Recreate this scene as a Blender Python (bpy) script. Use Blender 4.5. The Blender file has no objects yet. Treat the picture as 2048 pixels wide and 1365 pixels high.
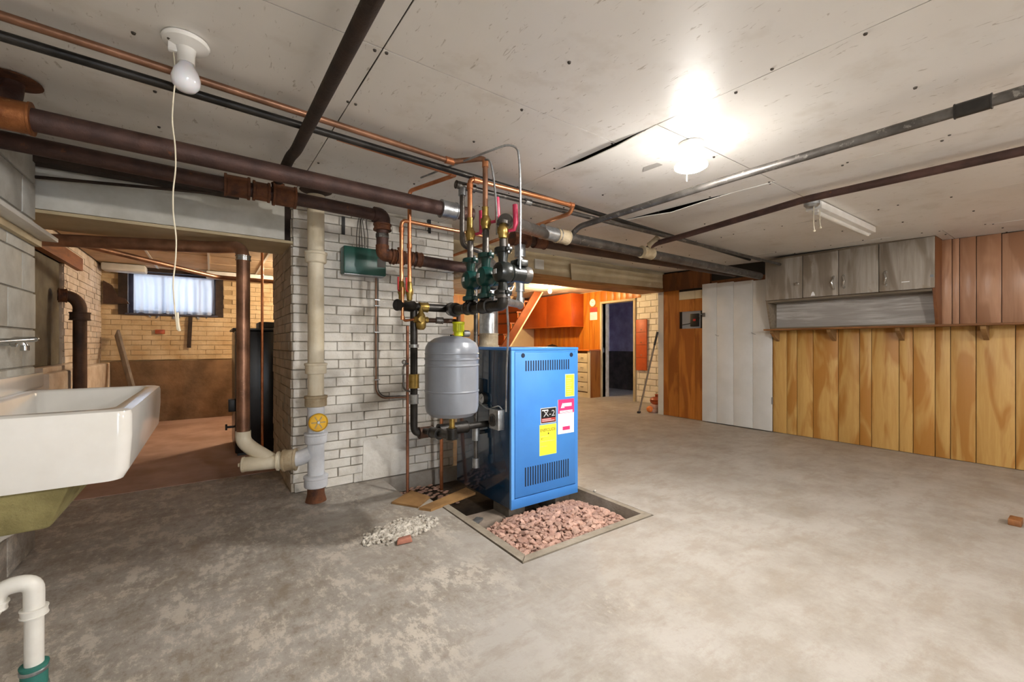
import bpy, bmesh, math, random
from mathutils import Vector, Matrix
random.seed(7)
S = bpy.context.scene
C = S.collection

# ------------------------------------------------------------------ camera
H, FP, HY, CX = 1.12, 853.0, 689.5, 1024.0          # eye height, focal length in px, horizon row
YAW = math.atan2(603.0, FP)
FX, FY = math.sin(YAW), math.cos(YAW)               # forward
cam = bpy.data.cameras.new('camera')
cam.lens = 36.0 * FP / 2048.0
cam.sensor_width = 36.0
cam.shift_y = (HY - 682.5) / 2048.0
cam.clip_start = 0.02
camo = bpy.data.objects.new('camera', cam)
C.objects.link(camo)
camo.location = (0, 0, H)
camo.rotation_euler = (math.pi / 2, 0, -YAW)
S.camera = camo

# ------------------------------------------------------------------ world, exposure
w = bpy.data.worlds.new('world')
S.world = w
w.use_nodes = True
w.node_tree.nodes['Background'].inputs[0].default_value = (0.72, 0.84, 1.0, 1)
w.node_tree.nodes['Background'].inputs[1].default_value = 6.0
S.view_settings.view_transform = 'Standard'
S.view_settings.look = 'None'
S.view_settings.gamma = 1.0
S.view_settings.use_curve_mapping = False
S.view_settings.exposure = 0.86
MAIN_LAMP, KITCHEN_BULB, SIDE_FILL, REAR_FILL, WALL_FILL = 540.0, 1100.0, 1050.0, 1950.0, 900.0  # side, rear and wall values drive bulbs added to brighten the rooms

# ------------------------------------------------------------------ pixel helpers
def ray(px, py):
    a = (px - CX) / FP
    return Vector((FX + FY * a, FY - FX * a, (HY - py) / FP))
def onz(px, py, z=0.0):
    d = ray(px, py); t = (z - H) / d.z
    return Vector((d.x * t, d.y * t, z))
def onx(px, py, x):
    d = ray(px, py); t = x / d.x
    return Vector((x, d.y * t, H + d.z * t))
def ony(px, py, y):
    d = ray(px, py); t = y / d.y
    return Vector((d.x * t, y, H + d.z * t))
def V(*a): return Vector(a)
def cz(y): return 2.12 + 0.034 * max(min(y, 4.3), -4.5)     # the main ceiling rises a little to the back

# ------------------------------------------------------------------ materials
def lin(h):
    h = h.lstrip('#')
    o = []
    for i in (0, 2, 4):
        c = int(h[i:i + 2], 16) / 255.0
        o.append(c / 12.92 if c <= 0.04045 else ((c + 0.055) / 1.055) ** 2.4)
    return (o[0], o[1], o[2], 1)

MATS = {}
class NT:
    def __init__(s, name):
        m = bpy.data.materials.new(name); m.use_nodes = True
        s.m = m; s.t = m.node_tree; s.b = s.t.nodes['Principled BSDF']
        s.pos = s.n('ShaderNodeNewGeometry').outputs['Position']
    def n(s, k, **kw):
        x = s.t.nodes.new(k)
        for a, v in kw.items(): setattr(x, a, v)
        return x
    def l(s, a, b): s.t.links.new(a, b)
    def scaled(s, sc, src=None):
        mp = s.n('ShaderNodeMapping'); mp.inputs['Scale'].default_value = sc
        s.l(src or s.pos, mp.inputs['Vector']); return mp.outputs[0]
    def noise(s, scale, detail=4, rough=.6, vec=None, dist=0):
        x = s.n('ShaderNodeTexNoise'); x.inputs['Scale'].default_value = scale
        x.inputs['Detail'].default_value = detail; x.inputs['Roughness'].default_value = rough
        x.inputs['Distortion'].default_value = dist
        s.l(vec if vec is not None else s.pos, x.inputs['Vector']); return x.outputs['Fac']
    def ramp(s, fac, stops):
        r = s.n('ShaderNodeValToRGB'); e = r.color_ramp.elements
        while len(e) < len(stops): e.new(0.5)
        for i, (p, c) in enumerate(stops):
            e[i].position = p
            e[i].color = lin(c) if isinstance(c, str) else (c, c, c, 1)
        s.l(fac, r.inputs[0]); return r.outputs[0]
    def mix(s, fac, a, b, mode='MIX'):
        x = s.n('ShaderNodeMix', data_type='RGBA', blend_type=mode)
        for sock, v in ((x.inputs[0], fac), (x.inputs[6], a), (x.inputs[7], b)):
            if isinstance(v, str): sock.default_value = lin(v)
            elif isinstance(v, (int, float)): sock.default_value = v
            else: s.l(v, sock)
        return x.outputs[2]
    def math(s, op, a, b=0):
        x = s.n('ShaderNodeMath', operation=op)
        for i, v in enumerate((a, b)):
            if isinstance(v, (int, float)): x.inputs[i].default_value = v
            else: s.l(v, x.inputs[i])
        return x.outputs[0]
    def rnd(s): return s.n('ShaderNodeObjectInfo').outputs['Random']
    def col(s, c):
        if isinstance(c, str): s.b.inputs['Base Color'].default_value = lin(c)
        else: s.l(c, s.b.inputs['Base Color'])
    def bump(s, h, strength=.3, dist=.01):
        x = s.n('ShaderNodeBump'); x.inputs['Strength'].default_value = strength
        x.inputs['Distance'].default_value = dist
        s.l(h, x.inputs['Height']); s.l(x.outputs[0], s.b.inputs['Normal'])
    def done(s, rough=.5, metal=0):
        if isinstance(rough, (int, float)): s.b.inputs['Roughness'].default_value = rough
        else: s.l(rough, s.b.inputs['Roughness'])
        s.b.inputs['Metallic'].default_value = metal
        MATS[s.m.name] = s.m
        return s.m

def simple(name, c1, c2=None, scale=6, rough=.5, metal=0, bump=0, bscale=60, detail=5, lo=.35, hi=.65, spot=None, spotscale=25, spotcut=.62, rnd=0):
    t = NT(name)
    if c2:
        c = t.mix(t.ramp(t.noise(scale, detail), [(lo, 0.0), (hi, 1.0)]), c1, c2)
    else:
        c = t.mix(0, c1, c1)
    if spot:
        c = t.mix(t.ramp(t.noise(spotscale, 6, .7), [(spotcut, 0.0), (spotcut + .06, 1.0)]), c, spot)
    if rnd:
        k = t.ramp(t.rnd(), [(0, 1 - rnd), (1, 1.0)])
        c = t.mix(1.0, c, k, 'MULTIPLY')
    t.col(c)
    if bump: t.bump(t.noise(bscale, 6, .65), bump, .01)
    return t.done(rough, metal)

def wood(name, c1, c2, c3, axis='z', rough=.45, gs=9.0, rnd=.25, spot=None, patch=1.1):
    """long-grained timber: grain stretched along one axis, slow darker figures, each board a little different"""
    t = NT(name)
    off = t.n('ShaderNodeVectorMath', operation='ADD')
    r3 = t.n('ShaderNodeCombineXYZ')
    rr = t.math('MULTIPLY', t.rnd(), 37.0)
    for i in range(3): t.l(rr, r3.inputs[i])
    t.l(t.pos, off.inputs[0]); t.l(r3.outputs[0], off.inputs[1])
    sc = {'z': (gs, gs, gs * .07), 'y': (gs, gs * .07, gs), 'x': (gs * .07, gs, gs)}[axis]
    sc2 = {'z': (2.6, 2.6, .5), 'y': (2.6, .5, 2.6), 'x': (.5, 2.6, 2.6)}[axis]
    g = t.noise(4.0, 6, .65, t.scaled(sc, off.outputs[0]), .6)
    fig = t.noise(patch * 2, 3, .5, t.scaled(sc2, off.outputs[0]), .8)
    c = t.mix(t.ramp(g, [(.32, 0.0), (.7, 1.0)]), c1, c2)
    c = t.mix(t.ramp(fig, [(.47, 0.0), (.56, .85)]), c, c3)
    if spot: c = t.mix(t.ramp(t.noise(5, 5, .7, off.outputs[0]), [(.6, 0.0), (.68, .8)]), c, spot)
    c = t.mix(1.0, c, t.ramp(t.rnd(), [(0, 1 - rnd), (1, 1.0)]), 'MULTIPLY')
    t.col(c)
    t.bump(g, .12, .004)
    return t.done(rough)

simple('white_brick', '#e6e2da', '#d2ccc1', 7, .7, bump=.7, bscale=28, spot='#86775f', spotscale=13, spotcut=.71, rnd=.06)
simple('mortar_white', '#d6d0c5', '#bcb3a3', 9, .9, bump=.5)
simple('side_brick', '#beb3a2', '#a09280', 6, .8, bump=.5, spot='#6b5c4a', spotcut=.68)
simple('tan_brick', '#cdb590', '#b89b72', 4, .85, bump=.7, bscale=18, spot='#7d6648', spotscale=9, spotcut=.67)
simple('tan_mortar', '#b59b75', '#997f59', 5, .95)
simple('brown_stone', '#83664a', '#5c4630', 3, .95, bump=.8, bscale=12)
simple('pale_plaster', '#d6c9bb', '#bba995', 5, .85, bump=.6, bscale=20, spot='#7a6047', spotscale=12, spotcut=.64)
simple('block_paint', '#cfcfc9', '#b3b2ab', 5, .8, bump=.5, bscale=35, spot='#90897e', spotscale=8, spotcut=.66, rnd=.08)
simple('block_joint', '#a9a59d', '#8d887e', 8, .9)
simple('niche_board', '#6b6557', '#585243', 6, .9, bump=.3)
simple('ceiling_dark', '#2a241d', None, rough=.95)
simple('nail_dark', '#2b251e', '#4a4239', 60, .7)
simple('ceil_white', '#e9e6df', '#dcd8cf', 4, .8)
simple('ceil_tan', '#c3a887', '#ac8f6d', 2.5, .85)
simple('header_paint', '#d5d3cb', '#c1beb3', 5, .7, bump=.15, bscale=14)
simple('header_tan', '#cdbd9c', '#b5a482', 3, .75, bump=.1)
simple('dark_timber', '#3a2a20', '#251a13', 9, .85, bump=.4)
simple('rust_pipe', '#5a4038', '#3c2b27', 7, .55, .35, bump=.35, bscale=45, spot='#74492f', spotscale=16, spotcut=.63)
simple('rust_fitting', '#7a4a2c', '#452a1d', 14, .75, .2, bump=.5, bscale=50)
simple('copper_fitting_old', '#a3683c', '#7c4a2c', 16, .45, .7, bump=.2, spot='#c59a5a', spotscale=20, spotcut=.6)
simple('black_iron', '#242220', '#3b3835', 10, .38, .6, bump=.2, bscale=70)
simple('grey_iron', '#6b6763', '#4d4945', 9, .4, .7, bump=.2, spot='#8a857f', spotscale=22, spotcut=.58)
simple('galv', '#b9bcbe', '#8f9294', 18, .35, .85, bump=.2, bscale=40)
simple('galv_duct', '#c6c8c9', '#9da0a2', 22, .28, .9, bump=.08, bscale=30)
simple('copper', '#d9946a', '#bd7a52', 12, .33, .85)
simple('copper_bright', '#e5a377', '#cb8558', 10, .28, .9)
simple('copper_aged', '#9c6a52', '#6b4636', 8, .4, .8)
simple('copper_brown', '#9a6f55', '#6d4d3a', 6, .38, .6, bump=.1, spot='#b98f74', spotscale=14, spotcut=.66)
simple('brass', '#b89d5c', '#8f7539', 20, .35, .85)
simple('lever_red', '#c9365a', '#a82848', 20, .35)
simple('handle_red', '#b02a26', None, rough=.4)
simple('pump_green', '#12443f', '#0c332f', 9, .28)
simple('pump_dark', '#101312', '#1c201e', 9, .3)
simple('box_green', '#14584a', '#104a3f', 6, .35)
simple('tank_grey', '#7f838b', '#757981', 5, .3)
simple('boiler_blue', '#3f82cc', '#3a7ac4', 3, .38)
simple('boiler_edge', '#5b9ade', None, rough=.35)
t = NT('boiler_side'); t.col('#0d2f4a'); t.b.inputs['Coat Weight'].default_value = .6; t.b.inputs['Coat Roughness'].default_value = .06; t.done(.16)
simple('slot_dark', '#0d1d33', None, rough=.8)
simple('black', '#0c0b0a', '#161412', 8, .5)
simple('black_gloss', '#0a0a0c', '#121216', 5, .25)
simple('white_paint', '#dedcd6', '#cfccc5', 5, .55, bump=.12, bscale=25)
simple('porcelain', '#e9e7e2', '#dedbd4', 3, .12, spot='#8a8378', spotscale=34, spotcut=.79)
simple('sink_under', '#9d9362', '#7d7349', 9, .85, bump=.6, spot='#57502c', spotscale=22, spotcut=.62)
simple('pvc', '#e3e1da', '#d3d0c8', 6, .4)
simple('stack_cream', '#dcd2bc', '#c9bb9e', 5, .55, bump=.2, spot='#a47f45', spotscale=5, spotcut=.68)
simple('stack_white', '#d6d8dd', '#c3c6cc', 7, .5, bump=.25)
simple('stack_tan', '#b8a88c', '#8d7a5c', 9, .7, bump=.35, spot='#94602c', spotscale=10, spotcut=.64)
simple('plug_yellow', '#e2b21c', '#c9971a', 8, .35, .3)
simple('rubber_green', '#2f7468', '#25605a', 9, .6)
simple('sticker_yellow', '#efe13a', None, rough=.5)
simple('sticker_white', '#ececec', None, rough=.45)
simple('sticker_pink', '#d8336e', None, rough=.45)
simple('sticker_black', '#17171a', None, rough=.35)
simple('sticker_red', '#a8322f', None, rough=.45)
simple('sticker_silver', '#b9bbbd', None, rough=.4)
simple('sticker_green_edge', '#bfe3a6', None, rough=.5)
simple('ink', '#1d1b12', None, rough=.6)
simple('print_grey', '#a5a19b', None, rough=.8)
simple('ink_grey', '#5f5b57', None, rough=.8)
simple('string', '#ddd4bd', None, rough=.8)
simple('yellow_plastic', '#dbe019', '#c5ca12', 12, .4)
simple('counter_item', '#2a221d', None, rough=.6)
simple('orange_door', '#c4581a', '#b34c14', 3, .4)
simple('orange_edge', '#d9762e', None, rough=.4)
simple('drawer_cream', '#dfcfae', '#d2c09c', 4, .5)
simple('beige_wall', '#d9c7a0', '#ccb88e', 2, .8)
simple('room_wall', '#cfcabf', '#c2bcb0', 3, .85)
simple('dark_wall', '#b0a8c6', '#8b829f', 4, .9, bump=.4)
simple('dark_stone', '#3a3634', '#57514d', 5, .95, bump=.8, bscale=14)
simple('clock_face', '#f0ede4', None, rough=.5)
simple('calendar_red', '#b0413a', None, rough=.6)
simple('orange_board', '#c25a2a', '#b04e22', 8, .5)
simple('kitchen_brick', '#ebe5da', '#dcd4c6', 6, .8, bump=.4, rnd=.08)
simple('stair_brown', '#7a3d1c', '#62300f', 4, .5)
simple('stone_pink', '#cba795', '#b0897a', 14, .85, bump=.4, rnd=.4)
simple('stone_bed', '#7d5a4e', '#4f382f', 30, .95, bump=.6)
simple('rubble', '#d3cdc2', '#8f877b', 30, .95, bump=.5)
simple('rubble_brick', '#a8705d', '#8b5848', 14, .9, bump=.4)
simple('pit_soil', '#4a3d30', '#2f261d', 9, .95, bump=.7, bscale=30)
simple('concrete_block', '#6f685e', '#575047', 8, .95, bump=.5)
simple('curb', '#978d7e', '#7c7263', 7, .9, bump=.5, bscale=40)
simple('plank_old', '#9b7648', '#7b5a33', 6, .85, bump=.3)
simple('plank_grey', '#8d8073', '#6d6156', 6, .85, bump=.3)
simple('floor_wood', '#8d5a30', '#6d4322', 20, .6)
simple('metal_shine', '#d5d5d2', '#b0b0ad', 20, .2, .95)
simple('latch', '#7f8082', None, rough=.4, metal=.8)
simple('panel_grey', '#9a9da1', None, rough=.5, metal=.3)
simple('window_frame_dark', '#45414c', '#37333d', 7, .7)
simple('terracotta', '#b4562b', '#8c3d1c', 9, .4)
simple('pile_brick', '#c9a696', '#b38c7b', 9, .85, bump=.4)
simple('insulation_white', '#d7d5cf', '#c6c3bb', 5, .7)
simple('grid_white', '#c9c4b8', None, rough=.6)
simple('plumb_brown', '#53392a', '#3a281d', 7, .6, .3, bump=.3)

wood('plank_gold', '#d2a965', '#c29450', '#ad742e', rough=.42, rnd=.12)
wood('plank_red', '#b88e70', '#a4795c', '#986d50', rough=.28, rnd=.1)
wood('plank_orange', '#b9742f', '#a4611f', '#8f4e17', rough=.4, rnd=.14)
wood('plank_orange_dark', '#7c4a22', '#673a18', '#573013', rough=.45, rnd=.14)
wood('kitchen_panel', '#d2892f', '#c2761f', '#b5671a', rough=.38, rnd=.12)
wood('cab_weathered', '#aaa196', '#82786b', '#7a6e5f', gs=5, rough=.4, rnd=.06, spot='#81735f')
wood('cab_weathered_y', '#cdc9c4', '#8f877d', '#a29b94', axis='y', gs=9, rough=.4, rnd=.06)
wood('cab_frame', '#8b7d6a', '#6b5e4c', '#5f5240', axis='y', rough=.55, rnd=.08)
wood('shelf_wood', '#a3703e', '#83552b', '#70451f', axis='y', rough=.5, rnd=.1)
wood('header_wood', '#c08b55', '#a06f3d', '#8a5d32', axis='x', rough=.55, rnd=.1)
simple('door_white', '#dbdad7', '#d2d1cd', 4, .5, bump=.06, bscale=20, rnd=.03)
wood('lintel_wood', '#a2662f', '#84501f', '#6f4118', axis='y', rough=.6)

# ceiling sheets: off-white board with fine dark flecks running one way
t = NT('ceiling_board')
base = t.mix(t.ramp(t.noise(1.1, 4, .6), [(.3, 0.0), (.7, 1.0)]), '#ece9e4', '#dedad3')
fl = t.noise(20, 3, .65, t.scaled((2.8, .7, 1)), .9)
base = t.mix(t.ramp(fl, [(.64, 0.0), (.70, .6)]), base, '#9d9283')
base = t.mix(t.ramp(t.noise(4.5, 4, .6), [(.55, 0.0), (.8, .5)]), base, '#bdb2a1')
t.col(base)
t.bump(t.noise(30, 5), .06, .004)
t.done(.42)

# concrete floor
t = NT('concrete')
b = t.mix(t.ramp(t.noise(.8, 5, .6), [(.3, 0.0), (.72, 1.0)]), '#9b958d', '#aba69f')
b = t.mix(t.ramp(t.noise(2.6, 10, .75, None, 0), [(.43, 0.0), (.68, .75)]), b, '#81776b')
b = t.mix(t.ramp(t.noise(5.5, 10, .75, t.scaled((.6, 1.3, 1)), 0), [(.5, 0.0), (.6, .5)]), b, '#8c8174')
flake = t.math('ADD', t.math('MULTIPLY', t.noise(5, 14, .78, t.scaled((1, .6, 1)), 0), .55), t.math('MULTIPLY', t.noise(24, 10, .8, t.scaled((1, .55, 1)), 0), .45))
sep = t.n('ShaderNodeSeparateXYZ'); t.l(t.pos, sep.inputs[0])
zone = t.math('ADD', t.math('MULTIPLY', sep.outputs[0], -.75), t.math('MULTIPLY', t.noise(1.3, 3, .6), 2.2))
zone = t.ramp(zone, [(.12, 0.0), (.62, 1.0)])        # the worn, flaking patch lies on the sink side of the room
fm = t.math('MULTIPLY', t.ramp(flake, [(.505, 0.0), (.55, 1.0)]), zone)
b = t.mix(t.math('MULTIPLY', fm, .62), b, '#cfc6b9')
dk = t.math('MULTIPLY', t.ramp(flake, [(.43, 1.0), (.475, 0.0)]), zone)
b = t.mix(t.math('MULTIPLY', dk, .55), b, '#786a58')
b = t.mix(t.ramp(t.noise(30, 8, .8), [(.56, 0.0), (.7, .45)]), b, '#857b6e')
b = t.mix(t.ramp(t.noise(12, 4, .7), [(.735, 0.0), (.755, .7)]), b, '#e2dfd8')
t.col(b)
hb = t.math('ADD', t.noise(45, 6, .7), t.math('MULTIPLY', fm, .5))
t.bump(hb, .3, .006)
t.done(t.ramp(t.noise(5, 4), [(.3, .42), (.7, .65)]))

t = NT('floor_far')            # reddish painted screed of the side rooms
t.col(t.mix(t.ramp(t.noise(2.5, 5), [(.35, 0.0), (.65, 1.0)]), '#b39485', '#977868'))
t.done(.7)

t = NT('curtain')
t.col('#e6e9f2')
tr = t.n('ShaderNodeBsdfTranslucent'); tr.inputs[0].default_value = (.15, .16, .185, 1)
tp = t.n('ShaderNodeBsdfTransparent')
m1 = t.n('ShaderNodeMixShader'); m1.inputs[0].default_value = .7
m2 = t.n('ShaderNodeMixShader'); m2.inputs[0].default_value = .03
out = t.t.nodes['Material Output']
t.l(t.b.outputs[0], m1.inputs[1]); t.l(tr.outputs[0], m1.inputs[2])
t.l(m1.outputs[0], m2.inputs[1]); t.l(tp.outputs[0], m2.inputs[2])
t.l(m2.outputs[0], out.inputs[0]); t.done(.9)

t = NT('glass')
g = t.n('ShaderNodeBsdfGlass'); g.inputs['Roughness'].default_value = 0; g.inputs['IOR'].default_value = 1.1
tp = t.n('ShaderNodeBsdfTransparent'); m1 = t.n('ShaderNodeMixShader'); m1.inputs[0].default_value = .1
t.l(tp.outputs[0], m1.inputs[1]); t.l(g.outputs[0], m1.inputs[2])
t.l(m1.outputs[0], t.t.nodes['Material Output'].inputs[0]); t.done(.1)

t = NT('bulb_off'); t.col('#e9eaf0'); t.b.inputs['Subsurface Weight'].default_value = .2; t.done(.15)
def emit(name, color, strength):
    t = NT(name); e = t.n('ShaderNodeEmission')
    e.inputs[0].default_value = lin(color); e.inputs[1].default_value = strength
    t.l(e.outputs[0], t.t.nodes['Material Output'].inputs[0]); t.done()
emit('lamp_main', '#fffaf3', MAIN_LAMP)
emit('lamp_kitchen', '#ffd9a0', KITCHEN_BULB)
emit('fill_side', '#ffeacb', SIDE_FILL)
emit('fill_rear', '#fffaf3', REAR_FILL)
emit('fill_wall', '#fffaf3', WALL_FILL)
emit('housing_glow', '#fffaf3', MAIN_LAMP * .02)  # faint glow given to the opaque lamp housing to lift the shade above it

# ------------------------------------------------------------------ mesh building
WO = {}
def fillet(pts, r, n=5):
    pts = [Vector(p) for p in pts]
    if not r or len(pts) < 3: return pts
    out = [pts[0]]
    for i in range(1, len(pts) - 1):
        a, b, c = pts[i - 1], pts[i], pts[i + 1]
        u, v = (a - b), (c - b)
        d = min(r, u.length * .49, v.length * .49)
        p, q = b + u.normalized() * d, b + v.normalized() * d
        for k in range(n + 1):
            s = k / n
            out.append(p * (1 - s) ** 2 + b * 2 * s * (1 - s) + q * s * s)
    out.append(pts[-1])
    return out

class MB:
    def __init__(s): s.bm = bmesh.new()
    def box(s, x0, x1, y0, y1, z0, z1, bev=0):
        return s.hexa([(x0, y0, z0), (x1, y0, z0), (x1, y1, z0), (x0, y1, z0), (x0, y0, z1), (x1, y0, z1), (x1, y1, z1), (x0, y1, z1)], bev)
    def hexa(s, p, bev=0):
        b = bmesh.new() if bev else s.bm
        v = [b.verts.new(q) for q in p]
        for f in ((3, 2, 1, 0), (4, 5, 6, 7), (0, 1, 5, 4), (1, 2, 6, 5), (2, 3, 7, 6), (3, 0, 4, 7)):
            b.faces.new([v[i] for i in f])
        if bev:
            bmesh.ops.bevel(b, geom=list(b.edges), offset=bev, segments=2, affect='EDGES', profile=.5)
            s.merge(b)
        return s
    def merge(s, b):
        mp = {}
        for v in b.verts: mp[v] = s.bm.verts.new(v.co)
        for f in b.faces: s.bm.faces.new([mp[v] for v in f.verts])
        b.free()
    def obox(s, c, size, rot=None, bev=0):
        c = Vector(c); hx, hy, hz = [q / 2 for q in size]
        R = rot or Matrix.Identity(3)
        P = [(-hx, -hy, -hz), (hx, -hy, -hz), (hx, hy, -hz), (-hx, hy, -hz), (-hx, -hy, hz), (hx, -hy, hz), (hx, hy, hz), (-hx, hy, hz)]
        return s.hexa([c + R @ Vector(p) for p in P], bev)
    def beam(s, a, b, wd, ht, up=(0, 0, 1), bev=0):
        a, b = Vector(a), Vector(b); d = (b - a)
        x = d.normalized(); y = Vector(up).cross(x).normalized(); z = x.cross(y)
        R = Matrix((x, y, z)).transposed()
        return s.obox((a + b) / 2, (d.length, wd, ht), R, bev)
    def tube(s, pts, r, seg=14, fil=0, caps=True, n=5):
        pts = fillet(pts, fil, n)
        rs = r if isinstance(r, (list, tuple)) else [r] * len(pts)
        rings = []; N = len(pts)
        t0 = (pts[1] - pts[0]).normalized()
        up = Vector((0, 0, 1)) if abs(t0.z) < .9 else Vector((1, 0, 0))
        u = t0.cross(up).normalized()
        prev = t0
        for i, p in enumerate(pts):
            if i == 0: tg = t0
            elif i == N - 1: tg = (pts[-1] - pts[-2]).normalized()
            else: tg = ((pts[i + 1] - p).normalized() + (p - pts[i - 1]).normalized()).normalized()
            q = prev.rotation_difference(tg); u = (q @ u).normalized(); prev = tg
            v = tg.cross(u)
            k = 1.0
            if 0 < i < N - 1:
                cs = tg.dot((p - pts[i - 1]).normalized()); k = 1 / max(cs, .5)
            rings.append([s.bm.verts.new(p + (u * math.cos(a) + v * math.sin(a)) * rs[i]) for a in [2 * math.pi * j / seg for j in range(seg)]])
        for i in range(N - 1):
            for j in range(seg):
                s.bm.faces.new((rings[i][j], rings[i][(j + 1) % seg], rings[i + 1][(j + 1) % seg], rings[i + 1][j]))
        if caps:
            s.bm.faces.new(list(reversed(rings[0]))); s.bm.faces.new(rings[-1])
        return s
    def lathe(s, prof, o=(0, 0, 0), axis=(0, 0, 1), seg=24):
        """prof: (radius, distance along axis)"""
        o = Vector(o); z = Vector(axis).normalized()
        x = z.orthogonal().normalized(); y = z.cross(x)
        rings = []
        for (r, h) in prof:
            if r < 1e-5: rings.append([s.bm.verts.new(o + z * h)])
            else: rings.append([s.bm.verts.new(o + z * h + (x * math.cos(a) + y * math.sin(a)) * r) for a in [2 * math.pi * j / seg for j in range(seg)]])
        for i in range(len(rings) - 1):
            A, B = rings[i], rings[i + 1]
            for j in range(seg):
                a0, a1 = A[j % len(A)], A[(j + 1) % len(A)]
                b0, b1 = B[j % len(B)], B[(j + 1) % len(B)]
                f = []
                for q in (a0, a1, b1, b0):
                    if q not in f: f.append(q)
                if len(f) >= 3: s.bm.faces.new(f)
        if len(rings[0]) > 1: s.bm.faces.new(list(reversed(rings[0])))
        if len(rings[-1]) > 1: s.bm.faces.new(rings[-1])
        return s
    def cyl(s, a, b, r, seg=20, bead=0):
        a, b = Vector(a), Vector(b); L = (b - a).length
        if bead:
            e = min(L * .25, bead * 2)
            pr = [(r, 0), (r + bead, 0.0005), (r + bead, e), (r, e + bead * .5), (r, L - e - bead * .5), (r + bead, L - e), (r + bead, L - .0005), (r, L)]
        else:
            c = min(r * .12, L * .2)
            pr = [(r - c, 0), (r, c), (r, L - c), (r - c, L)]
        return s.lathe(pr, a, b - a, seg)
    def prism(s, poly, ext):
        ext = Vector(ext); a = [s.bm.verts.new(p) for p in poly]; b = [s.bm.verts.new(Vector(p) + ext) for p in poly]
        n = len(a)
        s.bm.faces.new(list(reversed(a))); s.bm.faces.new(b)
        for i in range(n): s.bm.faces.new((a[i], a[(i + 1) % n], b[(i + 1) % n], b[i]))
        return s
    def ball(s, c, r, sub=2, sc=(1, 1, 1)):
        m = Matrix.Translation(Vector(c)) @ Matrix.Diagonal((*sc, 1))
        bmesh.ops.create_icosphere(s.bm, subdivisions=sub, radius=r, matrix=m); return s
    def build(s, name, mat, parent=None, smooth=True, ang=38):
        bmesh.ops.recalc_face_normals(s.bm, faces=s.bm.faces)
        me = bpy.data.meshes.new(name)
        xs = [v.co for v in s.bm.verts]
        lo = Vector([min(c[i] for c in xs) for i in range(3)]); hi = Vector([max(c[i] for c in xs) for i in range(3)])
        o = Vector(((lo.x + hi.x) / 2, (lo.y + hi.y) / 2, lo.z))
        bmesh.ops.translate(s.bm, verts=s.bm.verts, vec=-o)
        s.bm.to_mesh(me); s.bm.free()
        if smooth:
            me.polygons.foreach_set('use_smooth', [True] * len(me.polygons))
            me.set_sharp_from_angle(angle=math.radians(ang))
        me.materials.append(MATS[mat])
        return place(name, me, o, parent)

def place(name, me, o, parent=None):
    ob = bpy.data.objects.new(name, me); C.objects.link(ob)
    o = Vector(o)
    if parent:
        ob.parent = parent; ob.location = o - WO[parent.name]
    else: ob.location = o
    WO[ob.name] = o
    return ob

def tag(o, label=None, cat=None, group=None, kind=None):
    if label: o['label'] = label
    if cat: o['category'] = cat
    if group: o['group'] = group
    if kind: o['kind'] = kind
    return o
def thing(name, loc, label, cat, group=None):
    o = bpy.data.objects.new(name, None); C.objects.link(o)
    o.location = loc; o.empty_display_size = .05; WO[o.name] = Vector(loc)
    return tag(o, label, cat, group)
def struct(o): o['kind'] = 'structure'; return o
def B(name, mat, x0, x1, y0, y1, z0, z1, parent=None, bev=0):
    return MB().box(x0, x1, y0, y1, z0, z1, bev).build(name, mat, parent)

def text(name, body, mat, parent, origin, xdir, ydir, width, height, lift=.0006):
    """flat printed lettering as a thin mesh; xdir/ydir span the face"""
    cu = bpy.data.curves.new(name, 'FONT'); cu.body = body; cu.size = 1.0
    ob = bpy.data.objects.new(name, cu); C.objects.link(ob)
    dg = bpy.context.evaluated_depsgraph_get()
    me = bpy.data.meshes.new_from_object(ob.evaluated_get(dg))
    bpy.data.objects.remove(ob)
    xs = [v.co.x for v in me.vertices]; ys = [v.co.y for v in me.vertices]
    x = Vector(xdir).normalized(); y = Vector(ydir).normalized(); z = x.cross(y)
    sx, sy = width / (max(xs) - min(xs)), height / (max(ys) - min(ys))
    for v in me.vertices:
        v.co = x * ((v.co.x - min(xs)) * sx) + y * ((v.co.y - min(ys)) * sy)
    me.materials.clear(); me.materials.append(MATS[mat])
    return place(name, me, Vector(origin) + z * lift, parent)

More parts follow.
